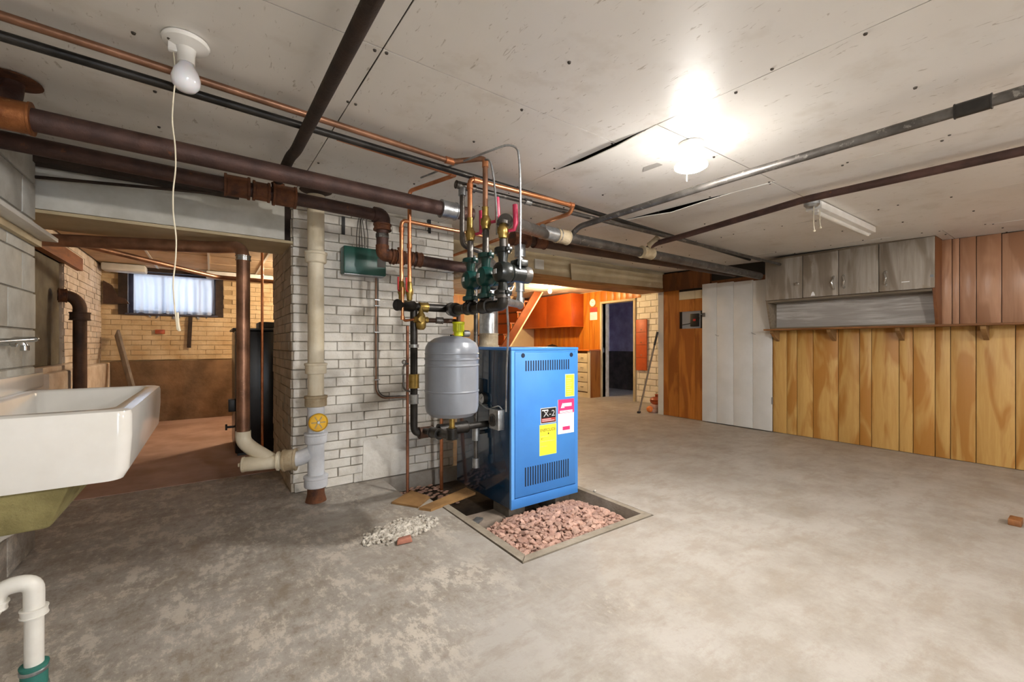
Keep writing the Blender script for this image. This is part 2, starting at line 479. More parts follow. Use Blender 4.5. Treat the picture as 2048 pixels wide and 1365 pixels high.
# brick meshes are shared: one mesh per length and variant
BR = {}
def brick_mesh(L, h, d, face, var, mat, bev=.004):
    k = (round(L, 2), h, d, face, var, mat)
    if k in BR: return BR[k]
    rr = random.Random(str(k)); b = bmesh.new()
    sx, sy = (k[0], d) if face == 'y' else (d, k[0])
    bmesh.ops.create_cube(b, size=1, matrix=Matrix.Diagonal((sx, sy, h, 1)))
    for v in b.verts: v.co += Vector((rr.uniform(-1, 1), rr.uniform(-1, 1), rr.uniform(-1, 1))) * .0025
    bmesh.ops.bevel(b, geom=list(b.edges), offset=bev, segments=1, affect='EDGES')
    me = bpy.data.meshes.new('brick'); b.to_mesh(me); b.free()
    me.materials.append(MATS[mat]); BR[k] = me
    return me
def bricks(parent, face, at, u0, u1, z0, z1, mat, out, L=.215, hc=.0713, jt=.006, d=.03, name='brick', skip=None, joined=False, variants=5):
    """courses of bricks on a face x=at or y=at between u0 and u1; out is the side the face looks to"""
    row = 0; z = z0; mb = MB() if joined else None; cnt = 0
    while z + hc * .5 < z1:
        hh = min(hc - jt * random.uniform(.7, 1.1), z1 - z - .002)
        u = u0 - (L / 2 if row % 2 else 0) + random.uniform(-.015, .015)
        while u < u1 - .02:
            a, b2 = max(u, u0) + jt / 4, min(u + L, u1) - jt / 4
            a += random.uniform(0, .003)
            if b2 - a > .035 and not (skip and skip((a + b2) / 2, z + hh / 2)):
                c = (a + b2) / 2; pr = random.uniform(-.004, .004)
                w_ = at + out * (pr - d / 2 + .006)
                ln = round(b2 - a, 2)
                if joined:
                    if face == 'y': mb.box(a, b2, w_ - d / 2, w_ + d / 2, z, z + hh)
                    else: mb.box(w_ - d / 2, w_ + d / 2, a, b2, z, z + hh)
                else:
                    me = brick_mesh(ln, round(hh, 3), d, face, random.randrange(variants), mat)
                    loc = (c, w_, z + hh / 2) if face == 'y' else (w_, c, z + hh / 2)
                    place(name, me, loc, parent)
                cnt += 1
            u += L
        z += hc; row += 1
    if joined:
        o = mb.build('brick_courses', mat, parent, smooth=False); o['kind'] = 'stuff'
    return cnt

# ================================================================== THE SETTING
XR, XK, YF = 5.885, 6.81, 8.65           # long panelled wall, kitchen wall, far kitchen wall
CHX0, CHX1, CHY0, CHY1 = .50, 1.85, 3.56, 4.70   # brick chimney
PX0, PX1, PY0, PY1 = 1.30, 2.375, 1.745, 3.52    # boiler pit
# floor with the pit cut out of it
m = MB()
for (x0, x1, y0, y1) in ((-1.4, 1.17, -4.2, 8.4), (1.17, PX0, -4.2, 2.95), (1.17, PX0, 3.52, 8.4), (PX0, PX1, -4.2, PY0), (PX0, PX1, PY1, 8.4), (PX1, 8.8, -4.2, 8.9)):
    m.box(x0, x1, y0, y1, -.24, 0)
m.box(1.17, PX1, PY0, PY1, -.24, -.16)
floor = struct(m.build('floor', 'concrete', smooth=False))
B('side_room_screed', 'floor_far', -1.22, 1.74, 4.3, 8.03, 0, .004, floor)
# pit kerb: separate concrete strips round the opening, a crack between them and the slab
def kerb(pts, ext):
    q = [Vector(p) for p in pts]; MB().prism(q, (0, 0, ext)).build('kerb_strip', 'curb', floor)
z = -.16
kerb([(PX0 + .010, PY0 + .010, z), (PX1 - .012, PY0 + .009, z), (PX1 - .055, PY0 + .062, z), (PX0 + .062, PY0 + .058, z)], .163)
kerb([(PX0 + .010, PY0 + .016, z), (PX0 + .062, PY0 + .064, z), (PX0 + .055, 2.70, z), (PX0 + .006, 2.70, z)], .165)
kerb([(PX1 - .008, PY0 + .014, z), (PX1 - .008, 3.50, z), (PX1 - .05, 3.50, z), (PX1 - .05, PY0 + .066, z)], .162)
B('pit_bed', 'pit_soil', 1.175, PX1 - .052, PY0 + .065, PY1 - .005, -.16, -.135, floor)

# ---- main ceiling: boards nailed up side by side
ceil = struct(MB().hexa([(-1.4, -4.2, cz(-4.2) + .03), (6.0, -4.2, cz(-4.2) + .03), (6.0, 4.45, cz(4.3) + .03), (-1.4, 4.45, cz(4.3) + .03),
                         (-1.4, -4.2, 2.4), (6.0, -4.2, 2.4), (6.0, 4.45, 2.4), (-1.4, 4.45, 2.4)]).build('ceiling', 'ceiling_dark', smooth=False))
nails = MB()
def sheet(x0, x1, y0, y1, sag=None, drop=0):
    m = MB(); nx, ny = 6, 10; g = 0.0025
    rr = random.Random(int(x0 * 100 + y0 * 7))
    grid = []
    for iy in range(ny + 1):
        for ix in range(nx + 1):
            x = x0 + g + (x1 - x0 - 2 * g) * ix / nx; y = y0 + g + (y1 - y0 - 2 * g) * iy / ny
            zz = cz(y) - drop - .004 * rr.random() * (0 if 0 < ix < nx else 1)
            if sag:
                for (sx, sy, rx, ry, am) in sag:
                    zz -= am * math.exp(-((x - sx) / rx) ** 2 - ((y - sy) / ry) ** 2)
            grid.append((x, y, zz))
    vb = [m.bm.verts.new(p) for p in grid]; vt = [m.bm.verts.new((p[0], p[1], p[2] + .005)) for p in grid]
    W = nx + 1
    for iy in range(ny):
        for ix in range(nx):
            a = iy * W + ix
            m.bm.faces.new((vb[a], vb[a + W], vb[a + W + 1], vb[a + 1]))
    rim = [i for i in range(W)] + [W * k + nx for k in range(1, ny + 1)] + [ny * W + i for i in range(nx - 1, -1, -1)] + [W * k for k in range(ny - 1, 0, -1)]
    for i in range(len(rim)):
        a, b = rim[i], rim[(i + 1) % len(rim)]
        m.bm.faces.new((vb[a], vb[b], vt[b], vt[a]))
    m.build('ceiling_board', 'ceiling_board', ceil)
    for xx in (x0 + .02, (x0 + x1) / 2 + rr.uniform(-.05, .05), x1 - .02):
        yy = y0 + .03
        while yy < y1:
            if rr.random() < .8:
                yv = yy + rr.uniform(-.02, .02)
                nails.lathe([(0, -.0035), (.0055, -.003), (.0075, .004)], (xx + rr.uniform(-.012, .012), yv, cz(yv) - drop - .003), (0, 0, 1), 8)
            yy += .41
cols = [(-1.0, .50, [-.95, 1.5, 3.94]), (.50, 1.72, [-.94, 1.5, 3.94]), (1.72, 2.94, [-1.2, 1.25, 3.69]), (2.94, 4.16, [-1.17, 1.27, 3.71]),
        (4.16, 5.38, [-1.5, .2, 2.6]), (5.38, 5.9, [-1.5, .9, 3.3])]
for i, (x0, x1, ys) in enumerate(cols):
    ys = [-4.2] + ys + [4.30]
    for j in range(len(ys) - 1):
        sg = None
        if i == 2 and j == 2: sg = [(1.72, 1.62, .12, .20, .03)]
        if i == 3 and j == 2: sg = [(2.94, 1.98, .16, .26, .034)]
        if i == 4 and j == 1: sg = [(4.3, .18, .3, .15, .014)]
        sheet(x0, x1, ys[j], ys[j + 1], sg)
o = nails.build('nail_heads', 'nail_dark', ceil); o['kind'] = 'stuff'
# printed grade stamp on one board
sp = onz(1305, 332, cz(1.66)); zs = sp.z - .0045
st = MB().prism([(sp.x - .021, sp.y - .09, zs), (sp.x + .03, sp.y - .045, zs), (sp.x + .02, sp.y + .085, zs), (sp.x - .03, sp.y + .04, zs)], (0, 0, .002)).build('grade_stamp', 'print_grey', ceil)
text('stamp_print', 'G31', 'ink_grey', ceil, (sp.x - .012, sp.y + .055, zs - .0005), (0, -1, 0), (1, 0, 0), .09, .022)

# ---- long panelled wall on the right
wr = struct(B('wall_right', 'black', 5.905, 6.02, -4.2, 4.15, 0, 2.36))
def planks(parent, mat, ys, z0, z1, x=XR, th=.02, gap=.005, name='plank'):
    for a, b in zip(ys[:-1], ys[1:]):
        lo, hi = min(a, b) + gap / 2, max(a, b) - gap / 2
        MB().box(x + random.uniform(0, .002), x + th, lo, hi, z0, z1 if not callable(z1) else z1((lo + hi) / 2), .002).build(name, mat, parent)
low = [onx(p, 900, XR).y for p in (1545.5, 1573.6, 1594, 1626, 1676.6, 1719, 1743, 1798, 1826, 1870, 1901, 1952, 2031)]
v = low[-1]; k = 0
while v > -4.1:
    v -= (.10, .14, .23, .2)[k % 4]; k += 1; low.append(v)
planks(wr, 'plank_gold', low, .004, 1.305)
up = [onx(p, 600, XR).y for p in (1545.5, 1600, 1680, 1760, 1830, 1872, 1904, 1919, 1952.6, 2003.4)] + [.26, .05, -.1, -.35, -.6, -.75, -1.0, -1.4, -1.8, -2.2, -2.6, -3.0, -3.4, -3.8, -4.15]
planks(wr, 'plank_red', up, 1.308, lambda y: cz(y) - .006)
# far stretch of the same wall, left of the white door
ls = [3.40, onx(1390, 700, XR).y, onx(1358, 700, XR).y, onx(1337, 700, XR).y, 4.148]
eb = (onx(1400, 640, XR).y, onx(1363, 640, XR).y); ez = (1.36, 1.62)
for a, b in zip(ls[:-1], ls[1:]):
    cuts = [(.004, 1.955)]
    if a < eb[1] - .01 and b <= eb[1] + .06: cuts = [(.004, ez[0]), (ez[1], 1.80), (1.803, 1.925)]
    for ci, (z0, z1) in enumerate(cuts):
        mm = 'plank_orange' if ci < 2 else 'header_tan'
        B('plank', mm, XR, XR + .02, a + .002, b - .002, z0, z1, wr)
for a, b in ((3.36, 3.62), (3.62, 3.9), (3.9, 4.148)):
    B('plank', 'plank_orange_dark', XR - .025, XR + .02, a + .002, b - .002, 1.958, cz(b) - .03, wr)
B('plank', 'plank_orange_dark', XR - .005, XR + .02, 2.535, 3.35, 1.965, 2.03, wr)
# breaker niche set into the panelling
eo = thing('breaker_panel', (XR + .02, (eb[0] + eb[1]) / 2, ez[0]), 'grey breaker panel with black switch recessed in orange wood panelling', 'electrical panel')
B('back_plate', 'panel_grey', XR + .0185, XR + .0199, eb[0], eb[1], ez[0], ez[1], eo)
B('breaker', 'black', XR - .012, XR + .018, eb[0] + .02, eb[0] + .15, ez[0] + .03, ez[1] - .04, eo, .004)
B('toggle', 'handle_red', XR - .02, XR - .0125, eb[0] + .06, eb[0] + .10, ez[0] + .11, ez[0] + .14, eo)
MB().tube([(XR + .012, eb[1] - .01, ez[0] + .06), (XR + .005, eb[0] + .2, ez[0] + .07), (XR + .008, eb[0] + .15, ez[0] + .08)], .006, 8, .03).build('cable', 'black', eo)

# ---- wall behind and beside the sink: painted blocks
wl = struct(B('wall_left', 'block_joint', -1.30, -.80, -4.2, 3.45, 0, 2.36))
for r in range(11):
    y = 3.448
    first = .2 if r % 2 else .4
    while y > 1.9:
        L = first; first = .4
        MB().box(-.812, -.79 + random.uniform(-.003, .002), y - L + .006, y - .004, r * .2 + .006, r * .2 + .196, .003).build('block', 'concrete' if r < 3 else 'block_paint', wl)
        y -= L
# ---- walls closing the room behind the camera
gx0_, gx1_ = .35, 1.55
struct(MB().box(-1.3, gx0_, -4.35, -4.2, 0, 2.4).box(gx1_, 6.02, -4.35, -4.2, 0, 2.4).box(gx0_, gx1_, -4.35, -4.2, 1.98, 2.4).build('wall_front', 'room_wall', smooth=False))
# glazed door added behind the camera, unseen, to let in daylight fill
d3 = struct(MB().box(gx0_, gx1_, -4.3, -4.25, 0, .22).build('door_fill_light', 'white_paint', smooth=False))
for (x0, x1, z0, z1) in ((gx0_, gx0_ + .07, .22, 1.98), (gx1_ - .07, gx1_, .22, 1.98), (gx0_ + .07, gx1_ - .07, 1.9, 1.98), (gx0_ + .57, gx0_ + .63, .22, 1.9)):
    B('fill_door_frame', 'white_paint', x0, x1, -4.3, -4.25, z0, z1, d3)
B('pane', 'glass', gx0_ + .07, gx0_ + .57, -4.277, -4.273, .22, 1.9, d3); B('pane', 'glass', gx0_ + .63, gx1_ - .07, -4.277, -4.273, .22, 1.9, d3)
# ---- side room seen under the left beam
WX = -1.23
ny0, ny1, nz0, nz1 = 5.0, 6.22, .92, 1.95
m = MB()
m.box(WX - .2, WX - .01, 3.45, ny0, 0, 2.3); m.box(WX - .2, WX - .01, ny1, 8.04, 0, 2.3)
m.box(WX - .2, WX - .01, ny0, ny1, 0, nz0); m.box(WX - .2, WX - .01, ny0, ny1, nz1, 2.3)
ws = struct(m.build('wall_side_room', 'pale_plaster', smooth=False))
bricks(ws, 'x', WX, 6.22, 8.04, .93, 2.2, 'pale_plaster', 1, joined=True)
B('niche_board', 'niche_board', WX - .10, WX - .03, ny0, ny1, nz0, nz1, ws)
MB().box(WX - .15, WX + .06, 5.3, 6.9, nz0 - .05, nz0, .008).build('sill', 'pale_plaster', ws)
B('lintel', 'lintel_wood', WX - .15, WX + .05, 5.2, 6.75, nz1, nz1 + .14, ws)
B('foundation_ledge', 'pale_plaster', WX - .01, WX + .10, 5.3, 8.03, 0, nz0 - .05, ws, .02)
wa, wb = ony(256, 541, 8.04), ony(431, 632, 8.04)
m = MB()
m.box(WX - .2, wa.x, 8.05, 8.3, 0, 2.3); m.box(wb.x, 1.85, 8.05, 8.3, 0, 2.3)
m.box(wa.x, wb.x, 8.05, 8.3, 0, wb.z); m.box(wa.x, wb.x, 8.05, 8.3, wa.z, 2.3)
wk = struct(m.build('wall_back_left', 'tan_mortar', smooth=False))
bricks(wk, 'y', 8.04, WX, 1.75, .90, 2.21, 'tan_brick', -1, joined=True, skip=lambda u, zz: wa.x - .125 < u < wb.x + .125 and wb.z - .03 < zz < wa.z + .05)
MB().box(WX + .1, 1.75, 7.99, 8.05, 0, .885, .012).build('stone_footing', 'brown_stone', wk)
win = struct(B('window_1', 'window_frame_dark', wa.x, wb.x, 8.12, 8.16, wb.z, wb.z + .05))
for (x0, x1, z0, z1) in ((wa.x, wb.x, wa.z - .05, wa.z), (wa.x, wa.x + .05, wb.z + .05, wa.z - .05), (wb.x - .05, wb.x, wb.z + .05, wa.z - .05), (wa.x + .36, wa.x + .39, wb.z + .05, wa.z - .05), (wa.x + .8, wa.x + .83, wb.z + .05, wa.z - .05)):
    B('window_frame', 'window_frame_dark', x0, x1, 8.12, 8.16, z0, z1, win)
B('pane', 'glass', wa.x + .05, wb.x - .05, 8.138, 8.142, wb.z + .05, wa.z - .05, win)
MB().box(wa.x - .03, wb.x + .03, 8.0, 8.12, wb.z - .025, wb.z, .006).build('window_sill', 'window_frame_dark', win)
MB().box(wa.x - .10, wa.x, 8.01, 8.12, wb.z - .02, wa.z + .03).build('window_jamb', 'dark_timber', win)
MB().box(wb.x, wb.x + .10, 8.01, 8.12, wb.z - .02, wa.z + .03).build('window_jamb', 'dark_timber', win)
MB().box(wa.x, wb.x, 8.015, 8.12, wa.z, wa.z + .05).build('window_head', 'dark_timber', win)
# gathered curtain
cu = MB(); n = 90
rows = [(wa.z - .03, 0), (wa.z - .06, .006), (wa.z - .2, .014), (wb.z + .15, .02), (wb.z + .03, .026), (wb.z - .03, .03)]
vs = []
for (zz, am) in rows:
    line = []
    for i in range(n + 1):
        s_ = i / n; x = wa.x + .06 + (wb.x - wa.x - .08) * s_
        hem = .045 * math.sin(s_ * 21) if zz < wb.z + .05 else 0
        line.append(cu.bm.verts.new((x + (.02 * math.sin(s_ * 9) if am > .01 else 0), 8.04 + am * math.sin(s_ * 62 + 1.3 * math.sin(s_ * 11)), zz + hem)))
    vs.append(line)
for a in range(len(rows) - 1):
    for i in range(n): cu.bm.faces.new((vs[a][i], vs[a][i + 1], vs[a + 1][i + 1], vs[a + 1][i]))
cur = cu.build('window_curtain', 'curtain'); tag(cur, 'thin white gathered curtain hanging over the basement window', 'curtain')
MB().tube([(wa.x - .02, 8.03, wa.z - .03), (wb.x + .02, 8.03, wa.z - .03)], .008, 10).build('curtain_rod', 'dark_timber', cur)
# ceiling of the side room: tan boards between pale grid strips
cs = struct(B('ceiling_side_room', 'dark_timber', WX - .2, 1.85, 4.02, 8.3, 2.235, 2.36))
xs = [WX, -.62, -.02, .58, 1.18, 1.75]
yy = 4.05
while yy < 8.0:
    for a, b in zip(xs[:-1], xs[1:]):
        B('ceiling_board', 'ceil_tan', a + .012, b - .012, yy + .012, yy + .598, 2.222, 2.235, cs)
    yy += .61
for x in xs[1:-1]: B('grid_strip', 'grid_white', x - .012, x + .012, 4.05, 8.04, 2.216, 2.234, cs)
# partition behind the chimney, kitchen shell
struct(B('wall_partition', 'room_wall', 1.75, 1.85, 4.70, YF, 0, 2.4))
hd = struct(MB().box(CHX1, XR - .001, 4.15, 4.55, 2.0, 2.42).build('wall_header', 'header_tan', smooth=False))
B('edge_strip', 'header_wood', CHX1, XR - .026, 4.135, 4.56, 1.95, 2.0, hd)
MB().hexa([ony(1143, 560, 4.12), ony(1326, 577, 4.12), ony(1326, 577, 4.149), ony(1143, 560, 4.149),
           ony(1141, 527, 4.06), ony(1324, 551, 4.06), ony(1324, 551, 4.12), ony(1141, 527, 4.12)], .004).build('loose_panel', 'header_tan', hd)
q = ony(1069, 518, 4.14); q2 = ony(1087, 540, 4.14)
B('cover_plate', 'header_paint', q.x, q2.x, 4.128, 4.149, q2.z, q.z, hd, .004)
struct(B('wall_return', 'room_wall', XR + .0, XK + .2, 4.152, 4.25, 0, 2.42))
kw = struct(MB().box(XK + .012, XK + .2, 4.25, 5.47, 0, 2.4).box(XK + .012, XK + .2, 6.30, YF, 0, 2.4).box(XK + .012, XK + .2, 5.47, 6.30, 1.99, 2.4).build('wall_kitchen', 'mortar_white', smooth=False))
bricks(kw, 'x', XK, 4.3, 5.40, 0.004, 2.2, 'kitchen_brick', -1, L=.26, hc=.115, jt=.012)
ys = [6.34, 6.52, 6.68, 6.87, 7.1, 7.3, 7.52, 7.7, 7.95, 8.2, 8.4, 8.64]
planks(kw, 'kitchen_panel', ys, .004, 2.262, XK - .012, .024)
planks(kw, 'kitchen_panel', [5.30, 5.49, 5.66, 5.8, 5.98, 6.16, 6.34], 2.03, 2.262, XK - .012, .024)
dr = struct(MB().box(XK - .03, XK + .1, 6.30, 6.345, 0, 2.03, .004).box(XK - .03, XK + .1, 5.425, 5.47, 0, 2.03, .004).box(XK - .03, XK + .1, 5.47, 6.30, 1.985, 2.03, .004).build('door_1', 'header_tan'))
B('strike_plate', 'latch', XK + .02, XK + .05, 6.296, 6.3, .95, 1.05, dr)
struct(MB().box(8.5, 8.6, 4.4, 7.6, .95, 2.4).build('wall_dark_room', 'dark_wall', smooth=False))
struct(MB().box(8.42, 8.6, 4.4, 7.6, 0, .95).build('wall_dark_room', 'dark_stone', smooth=False))
struct(MB().box(XK + .2, 8.6, 7.6, 7.7, 0, 2.4).box(XK + .2, 8.6, 4.3, 4.4, 0, 1.45).box(XK + .2, 7.5, 4.3, 4.4, 1.45, 2.4).box(7.5, 8.6, 4.3, 4.4, 2.0, 2.4).build('wall_dark_room', 'dark_wall', smooth=False))
w2 = struct(B('window_fill_light', 'window_frame_dark', 7.5, 8.6, 4.33, 4.37, 1.45, 1.49))  # window added out of sight to light the dark room
B('pane', 'glass', 7.5, 8.5, 4.348, 4.352, 1.49, 2.0, w2)
struct(B('ceiling_dark_room', 'dark_wall', XK, 8.6, 4.3, 7.7, 2.35, 2.45))
struct(B('wall_back', 'beige_wall', CHX1, 7.1, YF, YF + .12, 0, 2.4))
ck = struct(B('ceiling_kitchen', 'grid_white', CHX1, XK + .2, 4.40, YF, 2.285, 2.42))
x = 2.0
while x < XK:
    y = 4.57
    while y < YF - .02:
        B('ceiling_tile', 'ceil_white', x + .008, min(x + .602, XK), y + .008, min(y + .602, YF), 2.272, 2.285, ck)
        y += .61
    x += .61

# ---- boxed beam on the left and its timber end post
lh = struct(B('wall_header', 'header_paint', -.865, CHX0 - .055, CHY0 - .03, 4.02, 1.893, 2.36))
B('soffit_board', 'header_tan', -1.2, CHX0 + .002, CHY0 - .02, 4.03, 1.872, 1.891, lh)
B('gap_filler', 'dark_timber', CHX0 - .054, CHX0 - .001, CHY0 + .05, 4.0, 1.893, 2.30, lh)
po = B('hanger_post', 'dark_timber', -1.05, -.872, CHY0 - .06, CHY0 + .10, 1.895, cz(3.5) - .012)
tag(po, 'dark stained timber post at the end of the white boxed beam', 'post')
jo = B('gap_shade_strip', 'dark_timber', -1.1, .16, CHY0 - .16, CHY0 - .065, 2.12, cz(3.4) - .014)  # black strip set where only a shadowed gap lies above the beam
tag(jo, 'black strip standing in for the shadowed gap behind the rusty twin mains', 'strip')

a, b = ony(48, 352, 3.44), ony(415, 386, 3.44)
o = MB().tube([a, b, b + V(.03, .0, .02), b + V(.045, .03, .06)], .009, 10, .02).build('hanging_rod', 'dark_timber'); tag(o, 'thin dark rod with hooked end hanging before the white boxed beam', 'rod')
# ---- chimney
ch = MB().box(CHX0 + .02, CHX1 - .005, CHY0 + .02, CHY1, 0, 2.33).build('brick_chimney', 'mortar_white', smooth=False)
tag(ch, 'white painted brick chimney block behind the blue boiler', 'chimney')
slots = [ony(686, 452, CHY0), ony(858, 452, CHY0)]
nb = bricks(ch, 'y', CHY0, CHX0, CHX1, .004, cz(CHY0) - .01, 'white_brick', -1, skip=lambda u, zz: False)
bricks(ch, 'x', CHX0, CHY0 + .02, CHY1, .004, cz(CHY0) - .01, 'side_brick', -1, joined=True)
for s_ in slots:
    B('vent_slot', 'black', s_.x - .012, s_.x + .012, CHY0 - .016, CHY0 + .02, s_.z - .07, s_.z + .07, ch)
a, b = ony(723, 880, CHY0), ony(815, 958, CHY0)
MB().hexa([(a.x, CHY0 - .02, .004), (b.x, CHY0 - .02, .004), (b.x, CHY0 + .01, .004), (a.x, CHY0 + .01, .004), (a.x + .01, CHY0 - .016, .33), (b.x - .03, CHY0 - .016, .36), (b.x - .03, CHY0 + .01, .36), (a.x + .01, CHY0 + .01, .33)], .008).build('plaster_patch', 'white_brick', ch)

# ---- white plank door against the long wall
dA, dB = onx(1404.5, 849, XR - .04), onx(1545, 864, XR - .03)
d0, d1 = dB.y, dA.y
dr2 = struct(B('door_2', 'white_paint', XR - .022, XR - .004, d0 + .02, d1 - .02, .03, 1.94))
bs = [d0, onx(1509, 700, XR).y, onx(1470, 700, XR).y, onx(1437, 700, XR).y, d1]
for a, b in zip(bs[:-1], bs[1:]):
    top = 1.955 + .045 * ((a + b) / 2 - d0) / (d1 - d0)
    MB().box(XR - .046, XR - .022, a + .0015, b - .0015, .012, top, .003).build('door_plank', 'door_white', dr2)
MB().tube([(XR - .045, d1 - .01, 1.55), (XR - .075, d1 - .0, 1.56), (XR - .085, d1 + .02, 1.53), (XR - .05, d1 + .03, 1.50)], .006, 8, .01).build('latch_hook', 'latch', dr2)
B('latch_plate', 'latch', XR - .05, XR - .046, d1 - .05, d1 - .005, 1.52, 1.58, dr2)
MB().tube([(XR - .047, d0 + .2, 1.25), (XR - .06, d0 + .24, 1.27), (XR - .047, d0 + .25, 1.28)], .003, 6).build('bent_nail', 'latch', dr2)
MB().tube([(XR - .047, d1 - .2, 1.26), (XR - .06, d1 - .24, 1.24), (XR - .047, d1 - .25, 1.24)], .003, 6).build('bent_nail', 'latch', dr2)
for zz in (.36, 1.65):
    MB().cyl((XR - .05, d0 - .006, zz), (XR - .05, d0 - .006, zz + .09), .008, 10).build('hinge', 'latch', dr2)

# ================================================================== LAMPS
def ceiling_bulb(pos, label, mat, r=.034, group=None):
    """porcelain lampholder with a bare bulb"""
    root = thing('ceiling_bulb', pos, label, 'light bulb', group)
    MB().lathe([(0, 0), (.058, 0), (.058, -.012), (.045, -.022), (.024, -.03), (.022, -.055), (0, -.055)], pos, (0, 0, 1), 28).build('lampholder', 'porcelain', root)
    b = MB().lathe([(.014, -.05), (.016, -.062), (.026, -.08), (r, -.10), (r, -.115), (r * .8, -.135), (r * .4, -.147), (0, -.15)], pos, (0, 0, 1), 24).build('bulb', mat, root)
    return root
LP = onz(1382, 286, cz(1.27)); LP = V(LP.x, LP.y, cz(LP.y) - .004)
lm = thing('ceiling_lamp', LP, 'lit round white drum lamp with pull chain on the ceiling boards', 'ceiling lamp')
MB().lathe([(0, 0), (.06, 0), (.06, -.012), (.04, -.024), (.028, -.05), (.028, -.072), (0, -.072)], LP, (0, 0, 1), 32).build('lampholder', 'porcelain', lm)
MB().lathe([(0, -.070), (.026, -.071), (.04, -.09), (.066, -.100), (.080, -.112), (.080, -.118), (.076, -.119)], LP, (0, 0, 1), 36).build('lamp_body', 'housing_glow', lm)
MB().lathe([(.080, -.1185), (.078, -.1225), (.062, -.132), (.03, -.138), (0, -.139)], LP, (0, 0, 1), 36).build('diffuser', 'lamp_main', lm)
MB().tube([LP + V(-.005, .02, -.135), LP + V(-.005, .02, -.19)], .0016, 6).build('pull_chain', 'string', lm)

kb = onz(1100, 572, 2.272)
ceiling_bulb(V(kb.x, kb.y, 2.272), 'lit bare bulb on the white tiled kitchen ceiling', 'lamp_kitchen')
ceiling_bulb(V(1.2, 6.6, 2.222), 'added fill bulb on the tan ceiling of the side room', 'fill_side')  # added to brighten the side room, hidden by the chimney
ceiling_bulb(V(.9, -1.9, cz(-1.9) - .003), 'added unseen fill bulb on the ceiling boards behind the open floor', 'fill_rear')  # added out of view to lift the sink side and its ceiling
ceiling_bulb(V(4.3, -1.9, cz(-1.9) - .003), 'added unseen fill bulb on the ceiling boards near the panelled wall', 'fill_wall')  # added out of view as fill for the panelled side

# the unlit bulb with its long string
BP = onz(372, 82, cz(1.85)); BP = V(BP.x, BP.y, cz(BP.y) - .004)
bl = thing('ceiling_bulb', BP, 'unlit white bulb in porcelain holder with a long pull string', 'light bulb')
MB().lathe([(0, 0), (.068, 0), (.07, -.006), (.066, -.014), (.05, -.02), (.03, -.028), (.026, -.05), (.026, -.078), (0, -.078)], BP, (0, 0, 1), 32).build('lampholder', 'porcelain', bl)
MB().box(BP.x - .05, BP.x - .018, BP.y - .012, BP.y + .012, BP.z - .05, BP.z - .018, .005).build('switch_boss', 'porcelain', bl)
for dx, dy in ((-.045, -.02), (.02, .045)): MB().lathe([(0, -.0), (.006, 0), (.006, .006)], BP + V(dx, dy, -.0205), (0, 0, 1), 10).build('screw', 'nail_dark', bl)
MB().lathe([(.02, -.075), (.022, -.082), (.036, -.105), (.043, -.13), (.040, -.152), (.028, -.168), (0, -.176)], BP, (0, 0, 1), 28).build('bulb', 'bulb_off', bl)
pts = [BP + V(-.034, -.0, -.05)]
zt, zb = BP.z - .05, H + 29.5 / FP * 1.47
for i in range(1, 13):
    s_ = i / 12
    pts.append(V(BP.x - .034 + .006 * math.sin(i * 1.7) + .004 * s_, BP.y + .004 * math.sin(i * 2.3), zt + (zb - zt) * s_))
MB().tube(pts, .0022, 8, .03).build('pull_string', 'string', bl)
e = pts[-1]; MB().tube([e + V(0, 0, .06), e + V(.002, 0, .02), e + V(.006, 0, -.004)], .0042, 8, .01).build('string_end', 'string', bl)

# unlit fluorescent strip
f0, f1 = onz(1627, 412, 2.13), onz(1737, 462, 2.13)
fl = thing('fluorescent_fixture', (f0 + f1) / 2 + V(0, 0, -.02), 'unlit slim white fluorescent strip with pull cords on the ceiling', 'ceiling lamp')
zf = cz((f0.y + f1.y) / 2) - .006
a, b = V(f0.x, f0.y, zf), V(f1.x, f1.y, zf)
MB().beam(a + V(0, 0, -.028), b + V(0, 0, -.028), .105, .054, bev=.008).build('channel', 'white_paint', fl)
d = (b - a).normalized()
MB().tube([a + d * .05 + V(0, 0, -.066), b - d * .03 + V(0, 0, -.066)], .016, 14).build('tube', 'pvc', fl)
for p in (a + d * .035, b - d * .02):
    MB().beam(p - d * .015 + V(0, 0, -.04), p + d * .015 + V(0, 0, -.04), .04, .055, bev=.004).build('tube_socket', 'white_paint', fl)
MB().lathe([(0, 0), (.05, 0), (.05, -.03), (.035, -.045), (0, -.045)], a - d * .03 + V(0, 0, .003), (0, 0, 1), 20).build('junction_cap', 'galv', fl)
for off, L in ((-.05, .17), (.06, .13)):
    p = a + d * off + V(0, -.02, -.045)
    MB().tube([p, p + V(-.006, 0, -L * .7), p + V(.01, .0, -L)], .0028, 6, .02).build('pull_cord', 'string', fl)
    MB().ball(p + V(.01, 0, -L - .004), .008, 2).build('cord_knob', 'string', fl)

# ================================================================== LAUNDRY SINK
sx0, sx1, sy0, sy1, sz0, sz1 = -.784, -.236, 2.065, 3.23, .625, .885
sk = thing('laundry_sink', (-.52, 2.65, sz0), 'white enamelled cast iron apron sink fixed to the block wall', 'sink')
m = MB(); b = m.bm
def ring(x0, x1, y0, y1, zz, r, n=6):
    out = []
    for (cx, cy, a0) in ((x1 - r, y1 - r, 0), (x0 + r, y1 - r, 90), (x0 + r, y0 + r, 180), (x1 - r, y0 + r, 270)):
        for k in range(n + 1):
            an = math.radians(a0 + 90 * k / n); out.append(b.verts.new((cx + r * math.cos(an), cy + r * math.sin(an), zz)))
    return out
R = []
R.append(ring(sx0, sx1 - .07, sy0 + .04, sy1 - .04, sz0, .05))
R.append(ring(sx0, sx1 - .026, sy0 + .008, sy1 - .008, sz0 + .006, .045))
R.append(ring(sx0, sx1 - .008, sy0, sy1, sz0 + .04, .04))
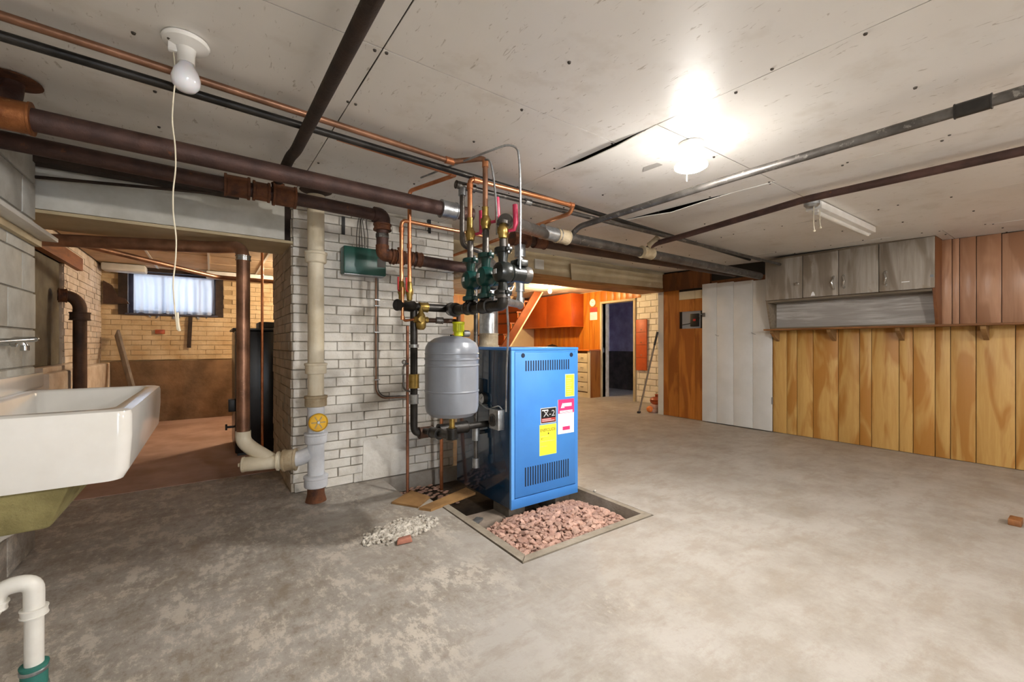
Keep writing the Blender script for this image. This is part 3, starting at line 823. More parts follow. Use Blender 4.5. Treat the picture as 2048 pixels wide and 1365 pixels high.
R.append(ring(sx0, sx1, sy0, sy1, sz1 - .10, .04))
R.append(ring(sx0, sx1, sy0, sy1, sz1 - .022, .04))
R.append(ring(sx0, sx1 - .004, sy0 + .004, sy1 - .004, sz1 - .006, .04))
R.append(ring(sx0, sx1 - .02, sy0 + .02, sy1 - .02, sz1, .045))
R.append(ring(sx0 + .06, sx1 - .055, sy0 + .06, sy1 - .06, sz1, .06))
R.append(ring(sx0 + .07, sx1 - .066, sy0 + .07, sy1 - .07, sz1 - .012, .06))
R.append(ring(sx0 + .085, sx1 - .085, sy0 + .09, sy1 - .09, sz1 - .17, .06))
R.append(ring(sx0 + .12, sx1 - .12, sy0 + .13, sy1 - .13, sz1 - .195, .05))
for A, Bq in zip(R[:-1], R[1:]):
    for i in range(len(A)): b.faces.new((A[i], A[(i + 1) % len(A)], Bq[(i + 1) % len(A)], Bq[i]))
b.faces.new(list(reversed(R[0]))); b.faces.new(R[-1])
m.build('basin', 'porcelain', sk, ang=50)
MB().box(-.785, -.755, 2.065, 3.44, sz1 - .002, .968, .012).build('backsplash', 'porcelain', sk)
MB().hexa([(-.765, 2.22, sz0 - .175), (-.47, 2.20, sz0 - .165), (-.47, 3.0, sz0 - .165), (-.765, 3.0, sz0 - .175), (-.775, 2.13, sz0 + .002), (-.40, 2.13, sz0 + .002), (-.40, 3.15, sz0 + .002), (-.775, 3.15, sz0 + .002)], .015).build('bowl_underside', 'sink_under', sk)
for y in (2.35, 2.95):
    MB().prism([(-.785, y - .02, sz0 - .1), (-.785, y - .02, sz0 + .002), (-.776, y - .02, sz0 - .0), (-.776, y - .02, sz0 - .1)], (0, .04, 0)).build('bracket', 'black_iron', sk)
# faucet on the wall above the sink
fa = onx(44, 684, -.70); 
ft = thing('wall_faucet', (-.789, 2.92, 1.13), 'chrome swan faucet spout on the block wall above the white sink', 'faucet')
tip = ony(46, 686, 3.02)
MB().tube([(-.788, 2.84, 1.13), (-.75, 2.86, 1.135), (-.66, 2.92, 1.145), (tip.x - .03, 3.0, 1.145), (tip.x, 3.02, 1.125), (tip.x + .006, 3.02, 1.108)], .012, 12, .02).build('spout', 'metal_shine', ft)
MB().lathe([(0, 0), (.03, 0), (.028, .012), (.016, .02), (0, .02)], (-.789, 2.84, 1.13), (1, 0, 0), 20).build('flange', 'metal_shine', ft)
MB().cyl((tip.x + .006, 3.02, 1.115), (tip.x + .006, 3.02, 1.09), .016, 16).build('aerator', 'metal_shine', ft)
for yy in (2.72, 2.96):
    MB().lathe([(0, 0), (.02, 0), (.016, .03), (.022, .035), (.022, .05), (0, .052)], (-.789, yy, 1.13), (1, 0, 0), 14).build('tap_handle', 'metal_shine', ft)
# pvc trap standing in front of the sink
tq = V(-.456, 1.976, 0)
tp_ = thing('drain_trap', (tq.x, tq.y, 0), 'white plastic drain trap on a green rubber coupling beside the sink', 'drain pipe')
MB().cyl((tq.x, tq.y, 0), (tq.x, tq.y, .11), .031, 20, .003).build('rubber_coupling', 'rubber_green', tp_)
for zz in (.03, .085): MB().cyl((tq.x, tq.y, zz), (tq.x, tq.y, zz + .012), .0345, 20).build('hose_clamp', 'galv', tp_)
MB().tube([(tq.x, tq.y, .10), (tq.x, tq.y, .27)], .0225, 20).build('pipe', 'pvc', tp_)
MB().cyl((tq.x, tq.y, .262), (tq.x, tq.y, .288), .031, 24, .002).build('slip_nut', 'pvc', tp_)
MB().tube([(tq.x, tq.y, .285), (tq.x, tq.y, .372), (tq.x - .075, tq.y - .0, .372), (tq.x - .09, tq.y, .30), (tq.x - .12, tq.y, .265), (tq.x - .2, tq.y, .26)], .0245, 20, .035, n=7).build('trap_bend', 'pvc', tp_)
MB().cyl((tq.x - .083, tq.y, .335), (tq.x - .088, tq.y, .31), .031, 20, .002).build('slip_nut', 'pvc', tp_)
MB().tube([(tq.x - .19, tq.y, .26), (tq.x - .24, tq.y + .05, .30), (tq.x - .2, tq.y + .42, .40), (tq.x - .14, tq.y + .45, sz0 - .20)], .02, 16, .05).build('tailpiece', 'pvc', tp_)
# shelf above the sink
sh = MB().box(-.789, -.70, 2.2, 3.44, 1.694, 1.716, .003).build('wall_shelf', 'white_paint')
tag(sh, 'narrow white board shelf on the block wall above the sink', 'shelf')
B('cleat', 'header_tan', -.789, -.765, 2.2, 3.44, 1.66, 1.693, sh)

# ================================================================== BOILER
bx0, bx1, by0, by1, bz1 = 1.655, 2.27, 2.345, 3.13, 1.10
for (x, y, lab) in ((1.73, 2.50, 'rough grey concrete block under the boiler beside the sunken board'), (2.15, 2.50, 'rough grey concrete block under the boiler behind the stone chips')):
    o = MB().box(x - .06, x + .08, y - .10, y + .10, -.135, -.001, .006).build('concrete_block', 'concrete_block')
    tag(o, lab, 'concrete block', 'blocks under the boiler')
bo = thing('boiler', ((bx0 + bx1) / 2, (by0 + by1) / 2, 0), 'blue gas boiler cabinet standing over the gravel pit', 'boiler')
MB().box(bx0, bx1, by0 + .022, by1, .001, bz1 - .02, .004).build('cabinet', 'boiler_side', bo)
MB().box(bx0 - .003, bx1 + .006, by0 + .002, by1 + .003, bz1 - .02, bz1, .004).build('top_panel', 'boiler_blue', bo)
bf = MB().box(bx0 + .028, bx1 - .030, by0, by0 + .021, .075, bz1 - .034, .004).build('front_panel', 'boiler_blue', bo)
B('corner_post', 'boiler_edge', bx0, bx0 + .026, by0 + .004, by0 + .024, .001, bz1 - .021, bo)
B('corner_post', 'boiler_blue', bx1 - .028, bx1, by0 + .004, by0 + .024, .001, bz1 - .021, bo)
MB().box(bx0 + .001, bx1 - .001, by0 + .002, by0 + .022, .001, .07, .003).build('kick_panel', 'boiler_blue', bo)
B('top_rail', 'boiler_blue', bx0 + .026, bx1 - .028, by0 + .006, by0 + .022, bz1 - .033, bz1 - .021, bo)
def bpx(px, py): return ony(px, py, by0)
def slots_row(p0, p1, q0, q1, n):
    """louvre slots between four picture corners"""
    A, Bc, Cc, D = [bpx(*p) for p in (p0, p1, q0, q1)]
    for i in range(n):
        s_ = i / (n - 1); x = A.x + (Bc.x - A.x) * s_; zt = A.z + (Bc.z - A.z) * s_; zb = Cc.z + (D.z - Cc.z) * s_
        B('louvre_slot', 'slot_dark', x - .0055, x + .0055, by0 - .0006, by0 + .002, zb, zt, bf)
slots_row((1052, 722), (1137, 719), (1052, 743), (1137, 739), 19)
slots_row((1051, 936), (1136, 918), (1051, 974), (1136, 953), 19)
for p in ((1046, 711.5), (1142.5, 710)):
    c = bpx(*p); MB().cyl((c.x, by0 - .003, c.z), (c.x, by0 + .002, c.z), .016, 20).build('cam_lock', 'slot_dark', bf)
def decal(name, quad, mat, lift=.0012, parent=None, inset=0):
    P = [bpx(*p) for p in quad]; cx = sum(p.x for p in P) / 4; czz = sum(p.z for p in P) / 4
    x0, x1 = (P[0].x + P[3].x) / 2, (P[1].x + P[2].x) / 2; z1, z0 = (P[0].z + P[1].z) / 2, (P[2].z + P[3].z) / 2
    o = B(name, mat, x0 + inset, x1 - inset, by0 - lift, by0 + .0002, z0 + inset, z1 - inset, parent or bf)
    return o, x0, x1, z0, z1
# upper yellow notice
decal('notice_label', ((1130.5, 749), (1149, 748), (1148, 793), (1130, 794)), 'sticker_green_edge')
y_, x0, x1, z0, z1 = decal('notice_label', ((1130.5, 749), (1149, 748), (1148, 793), (1130, 794)), 'sticker_yellow', .0018, inset=.006)
for k in range(9): B('print_line', 'print_grey' if k else 'ink', x0 + .014, x0 + (.03 if k == 0 else .07 - .008 * (k % 3)), by0 - .0022, by0 - .0016, z1 - .02 - k * .016, z1 - .017 - k * .016, bf)
# pink service label (its square code is left blank)
decal('service_label', ((1115.5, 801), (1148, 797), (1147, 864), (1116, 870)), 'sticker_white')
o, x0, x1, z0, z1 = decal('service_label_header', ((1116, 800.5), (1148, 797), (1147.5, 824), (1116, 829)), 'sticker_pink', .0018)
wv = x1 - x0
for (u0, u1, v0, v1) in ((.1, .9, .12, .2), (.1, .9, .03, .09), (.32, .84, .48, .72)):
    B('print_line', 'sticker_white', x0 + wv * u0, x0 + wv * u1, by0 - .0024, by0 - .0016, z0 + (z1 - z0) * v0, z0 + (z1 - z0) * v1, bf)
MB().prism([(x0 + wv * .16, by0 - .0024, z0 + .04), (x0 + wv * .40, by0 - .0024, z0 + .04), (x0 + wv * .28, by0 - .0024, z0 + .078)], (0, .0008, 0)).build('flame_mark', 'sticker_white', bf)
a, c = bpx(1125, 854), bpx(1139.5, 859)
B('label_button', 'sticker_pink', a.x, c.x, by0 - .0018, by0 - .001, c.z, a.z, bf)
# black model badge
decal('model_badge', ((1081, 817), (1112.5, 814), (1112.5, 845), (1080.5, 849)), 'sticker_silver')
o, x0, x1, z0, z1 = decal('model_badge', ((1081, 817), (1112.5, 814), (1112.5, 845), (1080.5, 849)), 'sticker_black', .0018, inset=.006)
text('badge_print', 'X-2', 'sticker_silver', bf, (x0 + .026, by0 - .0019, z0 + .05), (1, 0, 0), (0, 0, 1), (x1 - x0) * .72, .042)
B('print_line', 'sticker_white', x0 + .014, x0 + .07, by0 - .0024, by0 - .0016, z1 - .022, z1 - .014, bf)
B('print_line', 'sticker_red', x0 + .01, x1 - .01, by0 - .0024, by0 - .0016, z0 + .012, z0 + .038, bf)
for k in range(2): B('print_line', 'sticker_silver', x0 + .014, x1 - .02 - .03 * k, by0 - .0028, by0 - .002, z0 + .017 + .011 * k, z0 + .022 + .011 * k, bf)
# yellow energy label
decal('energy_label', ((1079, 851), (1113, 846.5), (1112.5, 907), (1078.5, 913)), 'sticker_green_edge')
o, x0, x1, z0, z1 = decal('energy_label', ((1079, 851), (1113, 846.5), (1112.5, 907), (1078.5, 913)), 'sticker_yellow', .0018, inset=.003)
text('energy_print', 'ENERGUIDE', 'ink', bf, (x0 + .006, by0 - .0019, z1 - .05), (1, 0, 0), (0, 0, 1), (x1 - x0) * .9, .022)
MB().prism([(x0 + .075, by0 - .0024, z1 - .066), (x0 + .082, by0 - .0024, z1 - .058), (x0 + .089, by0 - .0024, z1 - .066), (x0 + .082, by0 - .0024, z1 - .074)], (0, .0008, 0)).build('leaf_mark', 'ink', bf)
text('energy_print', '47', 'ink', bf, (x0 + .012, by0 - .0019, z1 - .105), (1, 0, 0), (0, 0, 1), .02, .012)
for k, L in ((0, .075), (1, .13), (2, .06)): B('print_line', 'print_grey', x0 + .01, x0 + .01 + L, by0 - .0023, by0 - .0016, z1 - .085 - .035 * k, z1 - .083 - .035 * k, bf)
# things fixed to the boiler's side
gp = onx(970, 797, bx0)
ga = MB().lathe([(0, 0), (.042, 0), (.044, .012), (.044, .03), (.039, .034), (.036, .028), (0, .028)], gp + V(-.036, 0, 0) + V(.036, 0, 0), (-1, 0, 0), 28).build('gauge', 'black', bo)
MB().lathe([(0, 0), (.036, 0), (.036, .001), (0, .0012)], gp + V(-.0285, 0, 0), (-1, 0, 0), 28).build('gauge_dial', 'sticker_white', ga)
MB().beam(gp + V(-.031, .012, -.008), gp + V(-.031, -.012, .016), .003, .001, (1, 0, 0)).build('needle', 'ink', ga)
jp = onx(1000, 838, bx0)
jb = MB().box(bx0 - .055, bx0 - .0005, jp.y - .06, jp.y + .06, jp.z - .07, jp.z + .07, .006).build('control_box', 'galv', bo)
MB().lathe([(0, 0), (.045, 0), (.045, .006), (0, .008)], (bx0 - .055, jp.y + .012, jp.z - .005), (-1, 0, 0), 20).build('cover', 'grey_iron', jb)
B('switch', 'black', bx0 - .07, bx0 - .062, jp.y + .004, jp.y + .02, jp.z - .015, jp.z + .02, jb)
gb = onx(960, 770, bx0); B('aquastat', 'black', bx0 - .05, bx0 - .0005, gb.y - .05, gb.y + .06, gb.z - .06, gb.z + .05, bo, .004)
# galvanised flue
fx, fy = 1.875, 2.985
fd = thing('flue_pipe', (fx, fy, bz1), 'galvanised sheet metal flue rising from the boiler top', 'flue pipe')
MB().lathe([(.086, 0), (.086, .012), (.078, .014), (.078, .10), (.081, .102), (.081, .11)], (fx, fy, bz1 + .001), (0, 0, 1), 32).build('collar', 'stack_tan', fd)
MB().tube([(fx, fy, bz1 + .108), (fx, fy, 1.62), (fx, fy, 1.74), (1.94, fy + .12, 1.80), (1.95, fy + .35, 1.82), (1.95, 4.0, 1.84), (1.848, 4.1, 1.84)], .078, 28, .09, n=6).build('duct', 'galv_duct', fd)
MB().cyl((fx, fy, 1.43), (fx, fy, 1.46), .081, 28, .002).build('seam_band', 'galv_duct', fd)

# ================================================================== EXPANSION TANK
tc = V(1.133, 2.2, .70)
et = thing('expansion_tank', tc, 'grey steel expansion tank hanging beside the blue boiler', 'tank')
MB().lathe([(0, 0), (.06, .002), (.12, .014), (.145, .036), (.1525, .07), (.1525, .150), (.1555, .154), (.1555, .158), (.1525, .162), (.1525, .296), (.156, .300), (.156, .305), (.1525, .310), (.1525, .33), (.156, .334), (.156, .339), (.1525, .344), (.1525, .365), (.1555, .368), (.1525, .372), (.1525, .39), (.15, .405), (.137, .43), (.10, .455), (.05, .467), (0, .47)], tc, (0, 0, 1), 48).build('shell', 'tank_grey', et, ang=22)
MB().cyl(tc + V(0, 0, -.06), tc + V(0, 0, .004), .016, 14, .003).build('nipple', 'brass', et)
MB().cyl(tc + V(0, 0, .464), tc + V(0, 0, .476), .012, 12).build('air_valve', 'black', et)

# ================================================================== PIPEWORK
def pipe(name, label, pts, r, mat, fil=0, fits=(), cat='pipe', group=None, seg=16, n=6):
    """one pipe run; fits: (p0, p1, radius, part name, material)"""
    o = MB().tube(pts, r, seg, fil, n=n).build(name, mat)
    tag(o, label, cat, group)
    for (a, b, rr, nm, mt) in fits:
        MB().cyl(a, b, rr, 20, rr * .07).build(nm, mt, o)
    return o
WXL = -.785
# the two old mains
Y1, Y2 = 2.48, 2.90
a, b = ony(881, 418, Y1), ony(912, 424, Y1)
m1 = pipe('heating_main', 'thick rusty upper heating main ending in a silver coupling', [(WXL, Y1, 2.015), (b.x + .12, Y1, 1.985)], .0445, 'rust_pipe', 0,
          [((a.x, Y1, 1.987), (b.x, Y1, 1.986), .054, 'coupling', 'galv'), ((WXL, Y1, 2.015), (-.575, Y1, 2.013), .06, 'tee', 'copper_fitting_old')], seg=24)
MB().tube([(-.655, Y1 + .0, 2.04), (-.66, Y1 + .10, 2.13), (-.66, Y1 + .12, cz(2.6) - .004)], .036, 16, .04).build('riser_stub', 'rust_pipe', m1)
MB().lathe([(.04, 0), (.085, -.002), (.088, -.008), (.05, -.016), (.036, -.018)], (-.66, Y1 + .12, cz(2.6) - .004), (0, 0, 1), 28).build('escutcheon', 'rust_fitting', m1)
e = (.962, Y2, 2.0)
m2 = pipe('heating_main', 'rusty lower heating main with bulky couplings bending down before the chimney', [(WXL, Y2, 2.045), (.962, Y2, 2.0), (.962, Y2, 1.735), (1.60, Y2, 1.712)], .040, 'rust_pipe', .07, seg=24)
for p0, p1, rr in ((448, 500, .058), (505, 540, .052), (545, 592, .060)):
    A, Bq = ony(p0, 390, Y2), ony(p1, 390, Y2); zc = 2.045 - .045 * (A.x - WXL) / 1.747
    MB().cyl((A.x, Y2, zc), (Bq.x, Y2, zc), rr, 22, .006).build('coupling', 'rust_fitting', m2)
MB().tube([(.90, Y2, 2.002), (.962, Y2, 2.0), (.962, Y2, 1.93)], .052, 20, .06).build('elbow', 'rust_pipe', m2)
MB().cyl((.962, Y2, 1.945), (.962, Y2, 1.90), .056, 20, .005).build('elbow_rim', 'rust_fitting', m2)
MB().lathe([(.03, 0), (.046, .004), (.046, .03), (.04, .035), (.04, .05), (.03, .055)], (.962, Y2, 1.845), (0, 0, 1), 8).build('union', 'grey_iron', m2)
MB().tube([(.962, Y2, 1.80), (.962, Y2, 1.735), (1.03, Y2, 1.733)], .044, 20, .05).build('elbow', 'rust_fitting', m2)
for x0, x1, rr in ((1.02, 1.05, .05), (1.06, 1.12, .046), (1.16, 1.18, .048), (1.20, 1.245, .05)):
    MB().cyl((x0, Y2, 1.732), (x1, Y2, 1.73), rr, 18, .004).build('coupling', 'rust_fitting', m2)
MB().cyl((1.09, Y2, 1.77), (1.09, Y2, 1.80), .02, 8, .003).build('plug', 'rust_fitting', m2)
# right-hand mains
A = ony(1083, 463, Y1); Bq = ony(1118, 472, Y1)
m3 = pipe('heating_main', 'blotched grey heating main running to the panelled wall above the lower one', [(1.262, 1.845, 1.765), (1.36, 1.94, 1.80), (A.x, Y1, 1.958), (5.55, Y1 + .06, 1.968)], .0415, 'grey_iron', .10,
          [(A + V(0, 0, 0), Bq, .052, 'coupling', 'galv'), (ony(1112, 471, Y1), ony(1135, 476, Y1), .054, 'coupling', 'stack_tan'), (ony(1283, 504, Y1), ony(1303, 508, Y1), .053, 'tee', 'stack_tan')], seg=24)
m4 = pipe('heating_main', 'dark rusty heating main hanging lowest beside the tan header', [(1.98, 2.80, 1.975), (5.45, 2.80, 2.02)], .040, 'plumb_brown', 0,
          [((1.98, 2.80, 1.975), (2.14, 2.80, 1.977), .055, 'tee', 'rust_fitting'), ((2.2, 2.80, 1.978), (2.32, 2.80, 1.98), .05, 'coupling', 'rust_fitting')], seg=24)
for k in range(5):      # end elbows into the dark gap over the door
    pass
dz = pipe('iron_drop_pipe', 'silver painted iron pipe dropping from the main with an elbow', [(2.06, 2.80, 1.94), (2.06, 2.80, 1.43), (1.88, 2.55, 1.415), (1.30, 2.06, 1.385)], .026, 'galv', .045,
          [((2.06, 2.80, 1.93), (2.06, 2.80, 1.83), .045, 'reducer', 'galv'), ((2.06, 2.80, 1.82), (2.06, 2.80, 1.80), .034, 'collar', 'galv'), ((2.06, 2.80, 1.64), (2.06, 2.80, 1.55), .036, 'union', 'galv'), ((2.06, 2.80, 1.50), (2.06, 2.80, 1.455), .036, 'elbow_collar', 'galv')])
# branches under the ceiling towards the right
p1 = pipe('branch_pipe', 'grey ceiling branch pipe crossing beside the lit drum lamp', [(2.32, Y1 - .02, 1.99), (2.32, Y1 - .10, 2.03), (2.34, 1.2, 2.035), (2.36, -3.9, 1.93)], .021, 'grey_iron', .05,
          [(ony(1955, 203, 0) if 0 else (2.347, .36, 2.019), (2.348, .26, 2.017), .027, 'coupling', 'black_iron')])
p2 = pipe('branch_pipe', 'dark ceiling branch pipe passing the fluorescent strip', [(3.27, Y1 + .0, 2.0), (3.27, Y1 - .09, 2.03), (3.265, 2.1, 2.04), (3.26, 1.2, 2.095), (3.26, -3.9, 1.97)], .0235, 'rust_pipe', .05,
          [((3.27, Y1 - .03, 2.02), (3.268, Y1 - .12, 2.066), .033, 'elbow', 'stack_tan')])
pt = pipe('branch_pipe', 'dark brown ceiling pipe running over to the lower rusty main', [(.385, -3.9, 1.93), (.361, 1.17, 2.06), (.339, 2.30, 2.062), (.336, 2.45, 2.088), (.33, Y2, 2.095), (.33, Y2, 2.05)], .0255, 'dark_timber', .06,
          [((.33, Y2, 2.085), (.33, Y2, 2.04), .034, 'tee', 'rust_fitting')])
# long runs along the ceiling
c1 = pipe('copper_pipe', 'aged copper pipe along the ceiling turning down to the middle pump', [(WXL, 1.955, 2.132), (1.09, 2.12, 2.132), (1.24, 2.01, 2.150), (1.24, 2.01, 1.83)], .0145, 'copper_brown', .03,
          [((1.05, 2.116, 2.132), (1.10, 2.117, 2.132), .0185, 'elbow', 'copper'), ((1.24, 2.01, 2.14), (1.24, 2.01, 2.10), .0175, 'elbow', 'copper_bright'), ((1.24, 2.01, 1.88), (1.24, 2.01, 1.83), .018, 'adapter', 'brass')])
dk = pipe('iron_pipe', 'thin black iron pipe along the ceiling beside the aged copper', [(WXL, 2.02, 2.098), (1.13, 2.19, 2.115), (2.09, 2.27, 2.125), (5.55, 2.66, 2.19)], .0165, 'black_iron', .2)
gs = pipe('gas_pipe', 'grey iron gas pipe along the ceiling with a tee and drop', [(5.60, 2.33, 2.085), (1.243, 2.28, 2.08), (1.243, 2.28, 1.72), (1.45, 2.32, 1.70), (1.585, 2.70, 1.70), (1.585, 2.70, .24)], .0155, 'grey_iron', .04,
          [((1.20, 2.28, 2.08), (1.33, 2.281, 2.08), .0235, 'tee', 'grey_iron'), ((1.243, 2.28, 2.065), (1.243, 2.28, 2.02), .0225, 'tee_collar', 'galv'), ((1.72, 2.285, 2.081), (1.77, 2.286, 2.081), .021, 'coupling', 'galv'),
           ((1.585, 2.70, .53), (1.585, 2.70, .42), .027, 'tee', 'galv'), ((1.585, 2.70, .29), (1.585, 2.70, .22), .025, 'cap', 'galv'), ((1.585, 2.70, .76), (1.585, 2.70, .66), .026, 'union', 'galv')])
MB().tube([(1.585, 2.70, .475), (1.654, 2.70, .475)], .015, 14).build('branch', 'black_iron', gs)
ca = pipe('copper_pipe', 'bright copper pipe looping from the rear pump towards the chimney', [(1.24, 2.18, 1.80), (1.24, 2.18, 2.09), (2.065, 2.18, 2.088), (2.066, 2.215, 2.043), (2.07, 4.0, 2.05)], .0145, 'copper_bright', .03,
          [((1.24, 2.18, 2.06), (1.24, 2.18, 2.03), .0185, 'elbow', 'copper'), ((1.26, 2.18, 2.09), (1.30, 2.18, 2.09), .0185, 'elbow', 'copper'), ((2.03, 2.18, 2.088), (2.062, 2.18, 2.088), .0185, 'elbow', 'copper'), ((1.24, 2.18, 1.86), (1.24, 2.18, 1.80), .018, 'adapter', 'brass')])
cb = pipe('copper_pipe', 'copper pipe dropping from the ceiling behind the upper main', [(.50, 2.17, 2.118), (1.18, 2.242, 2.12), (1.037, 2.6, 2.10), (1.037, 2.6, 1.52)], .0125, 'copper', .03,
          [((1.14, 2.238, 2.12), (1.175, 2.241, 2.12), .0165, 'elbow', 'copper_bright'), ((1.037, 2.6, 1.76), (1.037, 2.6, 1.735), .016, 'coupling', 'copper')])
cc = pipe('copper_pipe', 'copper pipe with a rounded elbow under the upper main', [(.984, 2.6, 1.52), (.984, 2.6, 1.905), (1.62, 2.6, 1.892)], .0125, 'copper_bright', .035,
          [((.984, 2.6, 1.86), (.984, 2.6, 1.83), .016, 'coupling', 'copper')])
for x, y, lab in ((.984, 2.6, 'brass ball valve with red lever on the elbowed copper pipe'), (1.037, 2.6, 'brass ball valve with red lever on the straight copper drop')):
    vo = thing('ball_valve', (x, y, 1.40), lab, 'valve')
    MB().lathe([(.014, 0), (.018, .01), (.018, .03), (.024, .045), (.024, .07), (.018, .085), (.018, .11), (.013, .12)], (x, y, 1.40), (0, 0, 1), 14).build('body', 'brass', vo)
    MB().tube([(x - .02, y - .02, 1.455), (x - .034, y - .034, 1.46), (x - .034, y - .034, 1.54)], .006, 8, .012).build('lever', 'handle_red', vo)
# black manifold in front of the chimney
zm = 1.362
mn = pipe('iron_manifold', 'black iron manifold tube feeding two copper drops before the chimney', [(.93, 2.53, zm), (.985, 2.60, zm), (1.33, 2.60, zm)], .026, 'black_iron', .02,
          [((.93, 2.53, zm), (1.06, 2.60, zm), .034, 'tee', 'black_iron'), ((1.10, 2.6, zm), (1.16, 2.6, zm), .031, 'union', 'brass')])
for x in (.984, 1.037): MB().cyl((x, 2.6, zm), (x, 2.6, 1.40), .017, 14).build('nipple', 'black_iron', mn)
hd2 = pipe('iron_header', 'black iron header carrying the three green pumps', [(1.24, 1.835, 1.385), (1.24, 1.835, 1.325), (1.25, 2.36, 1.335), (1.335, 2.60, 1.36)], .030, 'black_iron', .05,
          [((1.243, 2.15, 1.332), (1.243, 2.22, 1.333), .037, 'tee', 'black_iron'), ((1.242, 1.97, 1.329), (1.242, 2.05, 1.330), .037, 'tee', 'black_iron'), ((1.25, 2.38, 1.336), (1.32, 2.57, 1.357), .042, 'tee', 'black_iron'), ((1.24, 1.835, 1.395), (1.24, 1.835, 1.36), .038, 'elbow_rim', 'grey_iron')])
for y in (2.18, 2.01): MB().cyl((1.243, y, 1.345), (1.243, y, 1.375), .020, 14).build('nipple', 'black_iron', hd2)
# pumps
def pump(x, y, green, label):
    z0, z1 = 1.375, 1.625
    g = 'pump_green' if green else 'pump_dark'
    po = thing('circulator_pump', (x, y, z0), label, 'pump', 'circulators above the header')
    for zz in (z0, z1 - .028):
        m = MB().lathe([(0, 0), (.042, 0), (.046, .004), (.046, .022), (.042, .026), (0, .026)], (x, y, zz), (0, 0, 1), 20)
        m.box(x - .018, x + .018, y - .062, y + .062, zz + .002, zz + .024, .006)
        f = m.build('flange', g, po)
        for s_ in (-1, 1): MB().cyl((x, y + s_ * .05, zz - .008), (x, y + s_ * .05, zz + .036), .008, 6).build('bolt', 'galv', f)
    MB().tube([(x, y, z0 + .024), (x, y, z0 + .06), (x, y, z1 - .06), (x, y, z1 - .026)], [.03, .024, .024, .03], 18).build('neck', g, po)
    zc = (z0 + z1) / 2 - .005
    MB().lathe([(0, -.048), (.03, -.046), (.05, -.034), (.058, -.012), (.058, .02), (.05, .04), (.042, .045)], (x, y, zc), (1, 0, 0), 24).build('volute', g, po)
    mo = MB().lathe([(.042, .04), (.05, .044), (.05, .055), (.044, .06), (.044, .125), (0, .125)], (x, y, zc), (1, 0, 0), 24).build('motor', g, po)
    MB().lathe([(.044, .125), (.046, .128), (.046, .165), (.038, .172), (0, .173)], (x, y, zc), (1, 0, 0), 24).build('motor_cap', 'grey_iron', mo)
    MB().box(x + .07, x + .14, y - .035, y + .035, zc + .04, zc + .075, .005).build('wiring_box', 'pump_dark', mo)
    MB().box(x - .051, x - .046, y - .012, y + .012, zc - .01, zc + .014).build('name_plate', 'sticker_silver', po)
    return po
pump(1.243, 2.18, True, 'green circulator pump on the header under the bright copper loop')
pump(1.243, 2.01, True, 'green circulator pump standing between the two other pumps')
pump(1.243, 1.84, False, 'black circulator pump with grey motor cap on the header elbow')
# iron nipples, brass valves with pinkish levers above the pumps
for x, y, zt, lab, ly in ((1.243, 2.18, 1.80, 'brass isolating valve with pink lever over the rear green pump', -.02), (1.243, 2.01, 1.83, 'brass isolating valve with pink lever over the middle green pump', .0), (1.243, 1.84, 1.745, 'brass isolating valve with pink lever over the black pump', .0)):
    vo = thing('isolating_valve', (x, y, 1.625), lab, 'valve')
    MB().cyl((x, y, 1.624), (x, y, zt - .075), .0185, 16).build('nipple', 'grey_iron', vo)
    MB().lathe([(.016, 0), (.024, .004), (.024, .02), (.03, .03), (.03, .055), (.022, .065), (.02, .075)], (x, y, zt - .075), (0, 0, 1), 12).build('body', 'brass', vo)
    s_ = V(.03, -.03, 0)
    MB().tube([V(x, y, zt - .035) + s_ * .7, V(x, y, zt - .03) + s_ * 1.4, V(x, y, zt + .005) + s_ * 1.6, V(x, y, zt + .10) + s_ * 1.5], [.008, .010, .0145, .013], 10, 0).build('lever', 'lever_red', vo)
MB_ = pipe('iron_nipple', 'short grey iron riser from the black pump valve to its elbow', [(1.243, 1.84, 1.745), (1.245, 1.84, 1.762)], .034, 'grey_iron')
# feed line: brass valve, brown pipe, yellow reducer
zf2 = 1.272
fd1 = thing('feed_valve', ony(838, 655, 2.56), 'brass water feed valve in front of the white chimney', 'valve')
c = ony(842, 640, 2.56)
MB().lathe([(.012, -.05), (.02, -.045), (.02, -.02), (.034, -.012), (.034, .012), (.02, .02), (.02, .045), (.012, .05)], c, (1, 0, 0), 16).build('body', 'brass', fd1)
MB().lathe([(.03, .0), (.032, .01), (.026, .03), (.014, .05), (.01, .075), (0, .076)], c + V(0, 0, .0), (0, 0, 1), 16).build('bonnet', 'brass', fd1)
MB().lathe([(.03, 0), (.034, .012), (.03, .05), (.018, .064), (0, .065)], c, (0, 0, -1), 16).build('cup', 'brass', fd1)
MB().lathe([(0, 0), (.02, 0), (.02, .03), (0, .032)], c + V(-.02, -.03, .0), (0, -1, 0), 12).build('side_plug', 'brass', fd1)
ra, rb = ony(846, 641, 2.56), ony(912, 643, 2.50)
fp = pipe('feed_pipe', 'brown iron feed pipe between brass valve and yellow reducer', [ra + V(.035, 0, 0), rb], .0145, 'plumb_brown', 0, [(ony(872, 641, 2.54), ony(886, 642, 2.53), .021, 'union', 'grey_iron')])
thin = pipe('copper_tube', 'thin copper tube bending into the brass feed valve', [ony(805, 575, 2.52), ony(805, 634, 2.52), ony(809, 642, 2.53), c + V(-.05, -.0, 0)], .0085, 'copper', .02, [(ony(805, 632, 2.52), ony(805, 640, 2.52), .012, 'elbow', 'copper')])
yv = ony(917, 655, 2.47)
yo = thing('pressure_reducer', yv + V(0, 0, -.06), 'yellow ribbed plastic cap of the pressure reducer above the tank', 'valve')
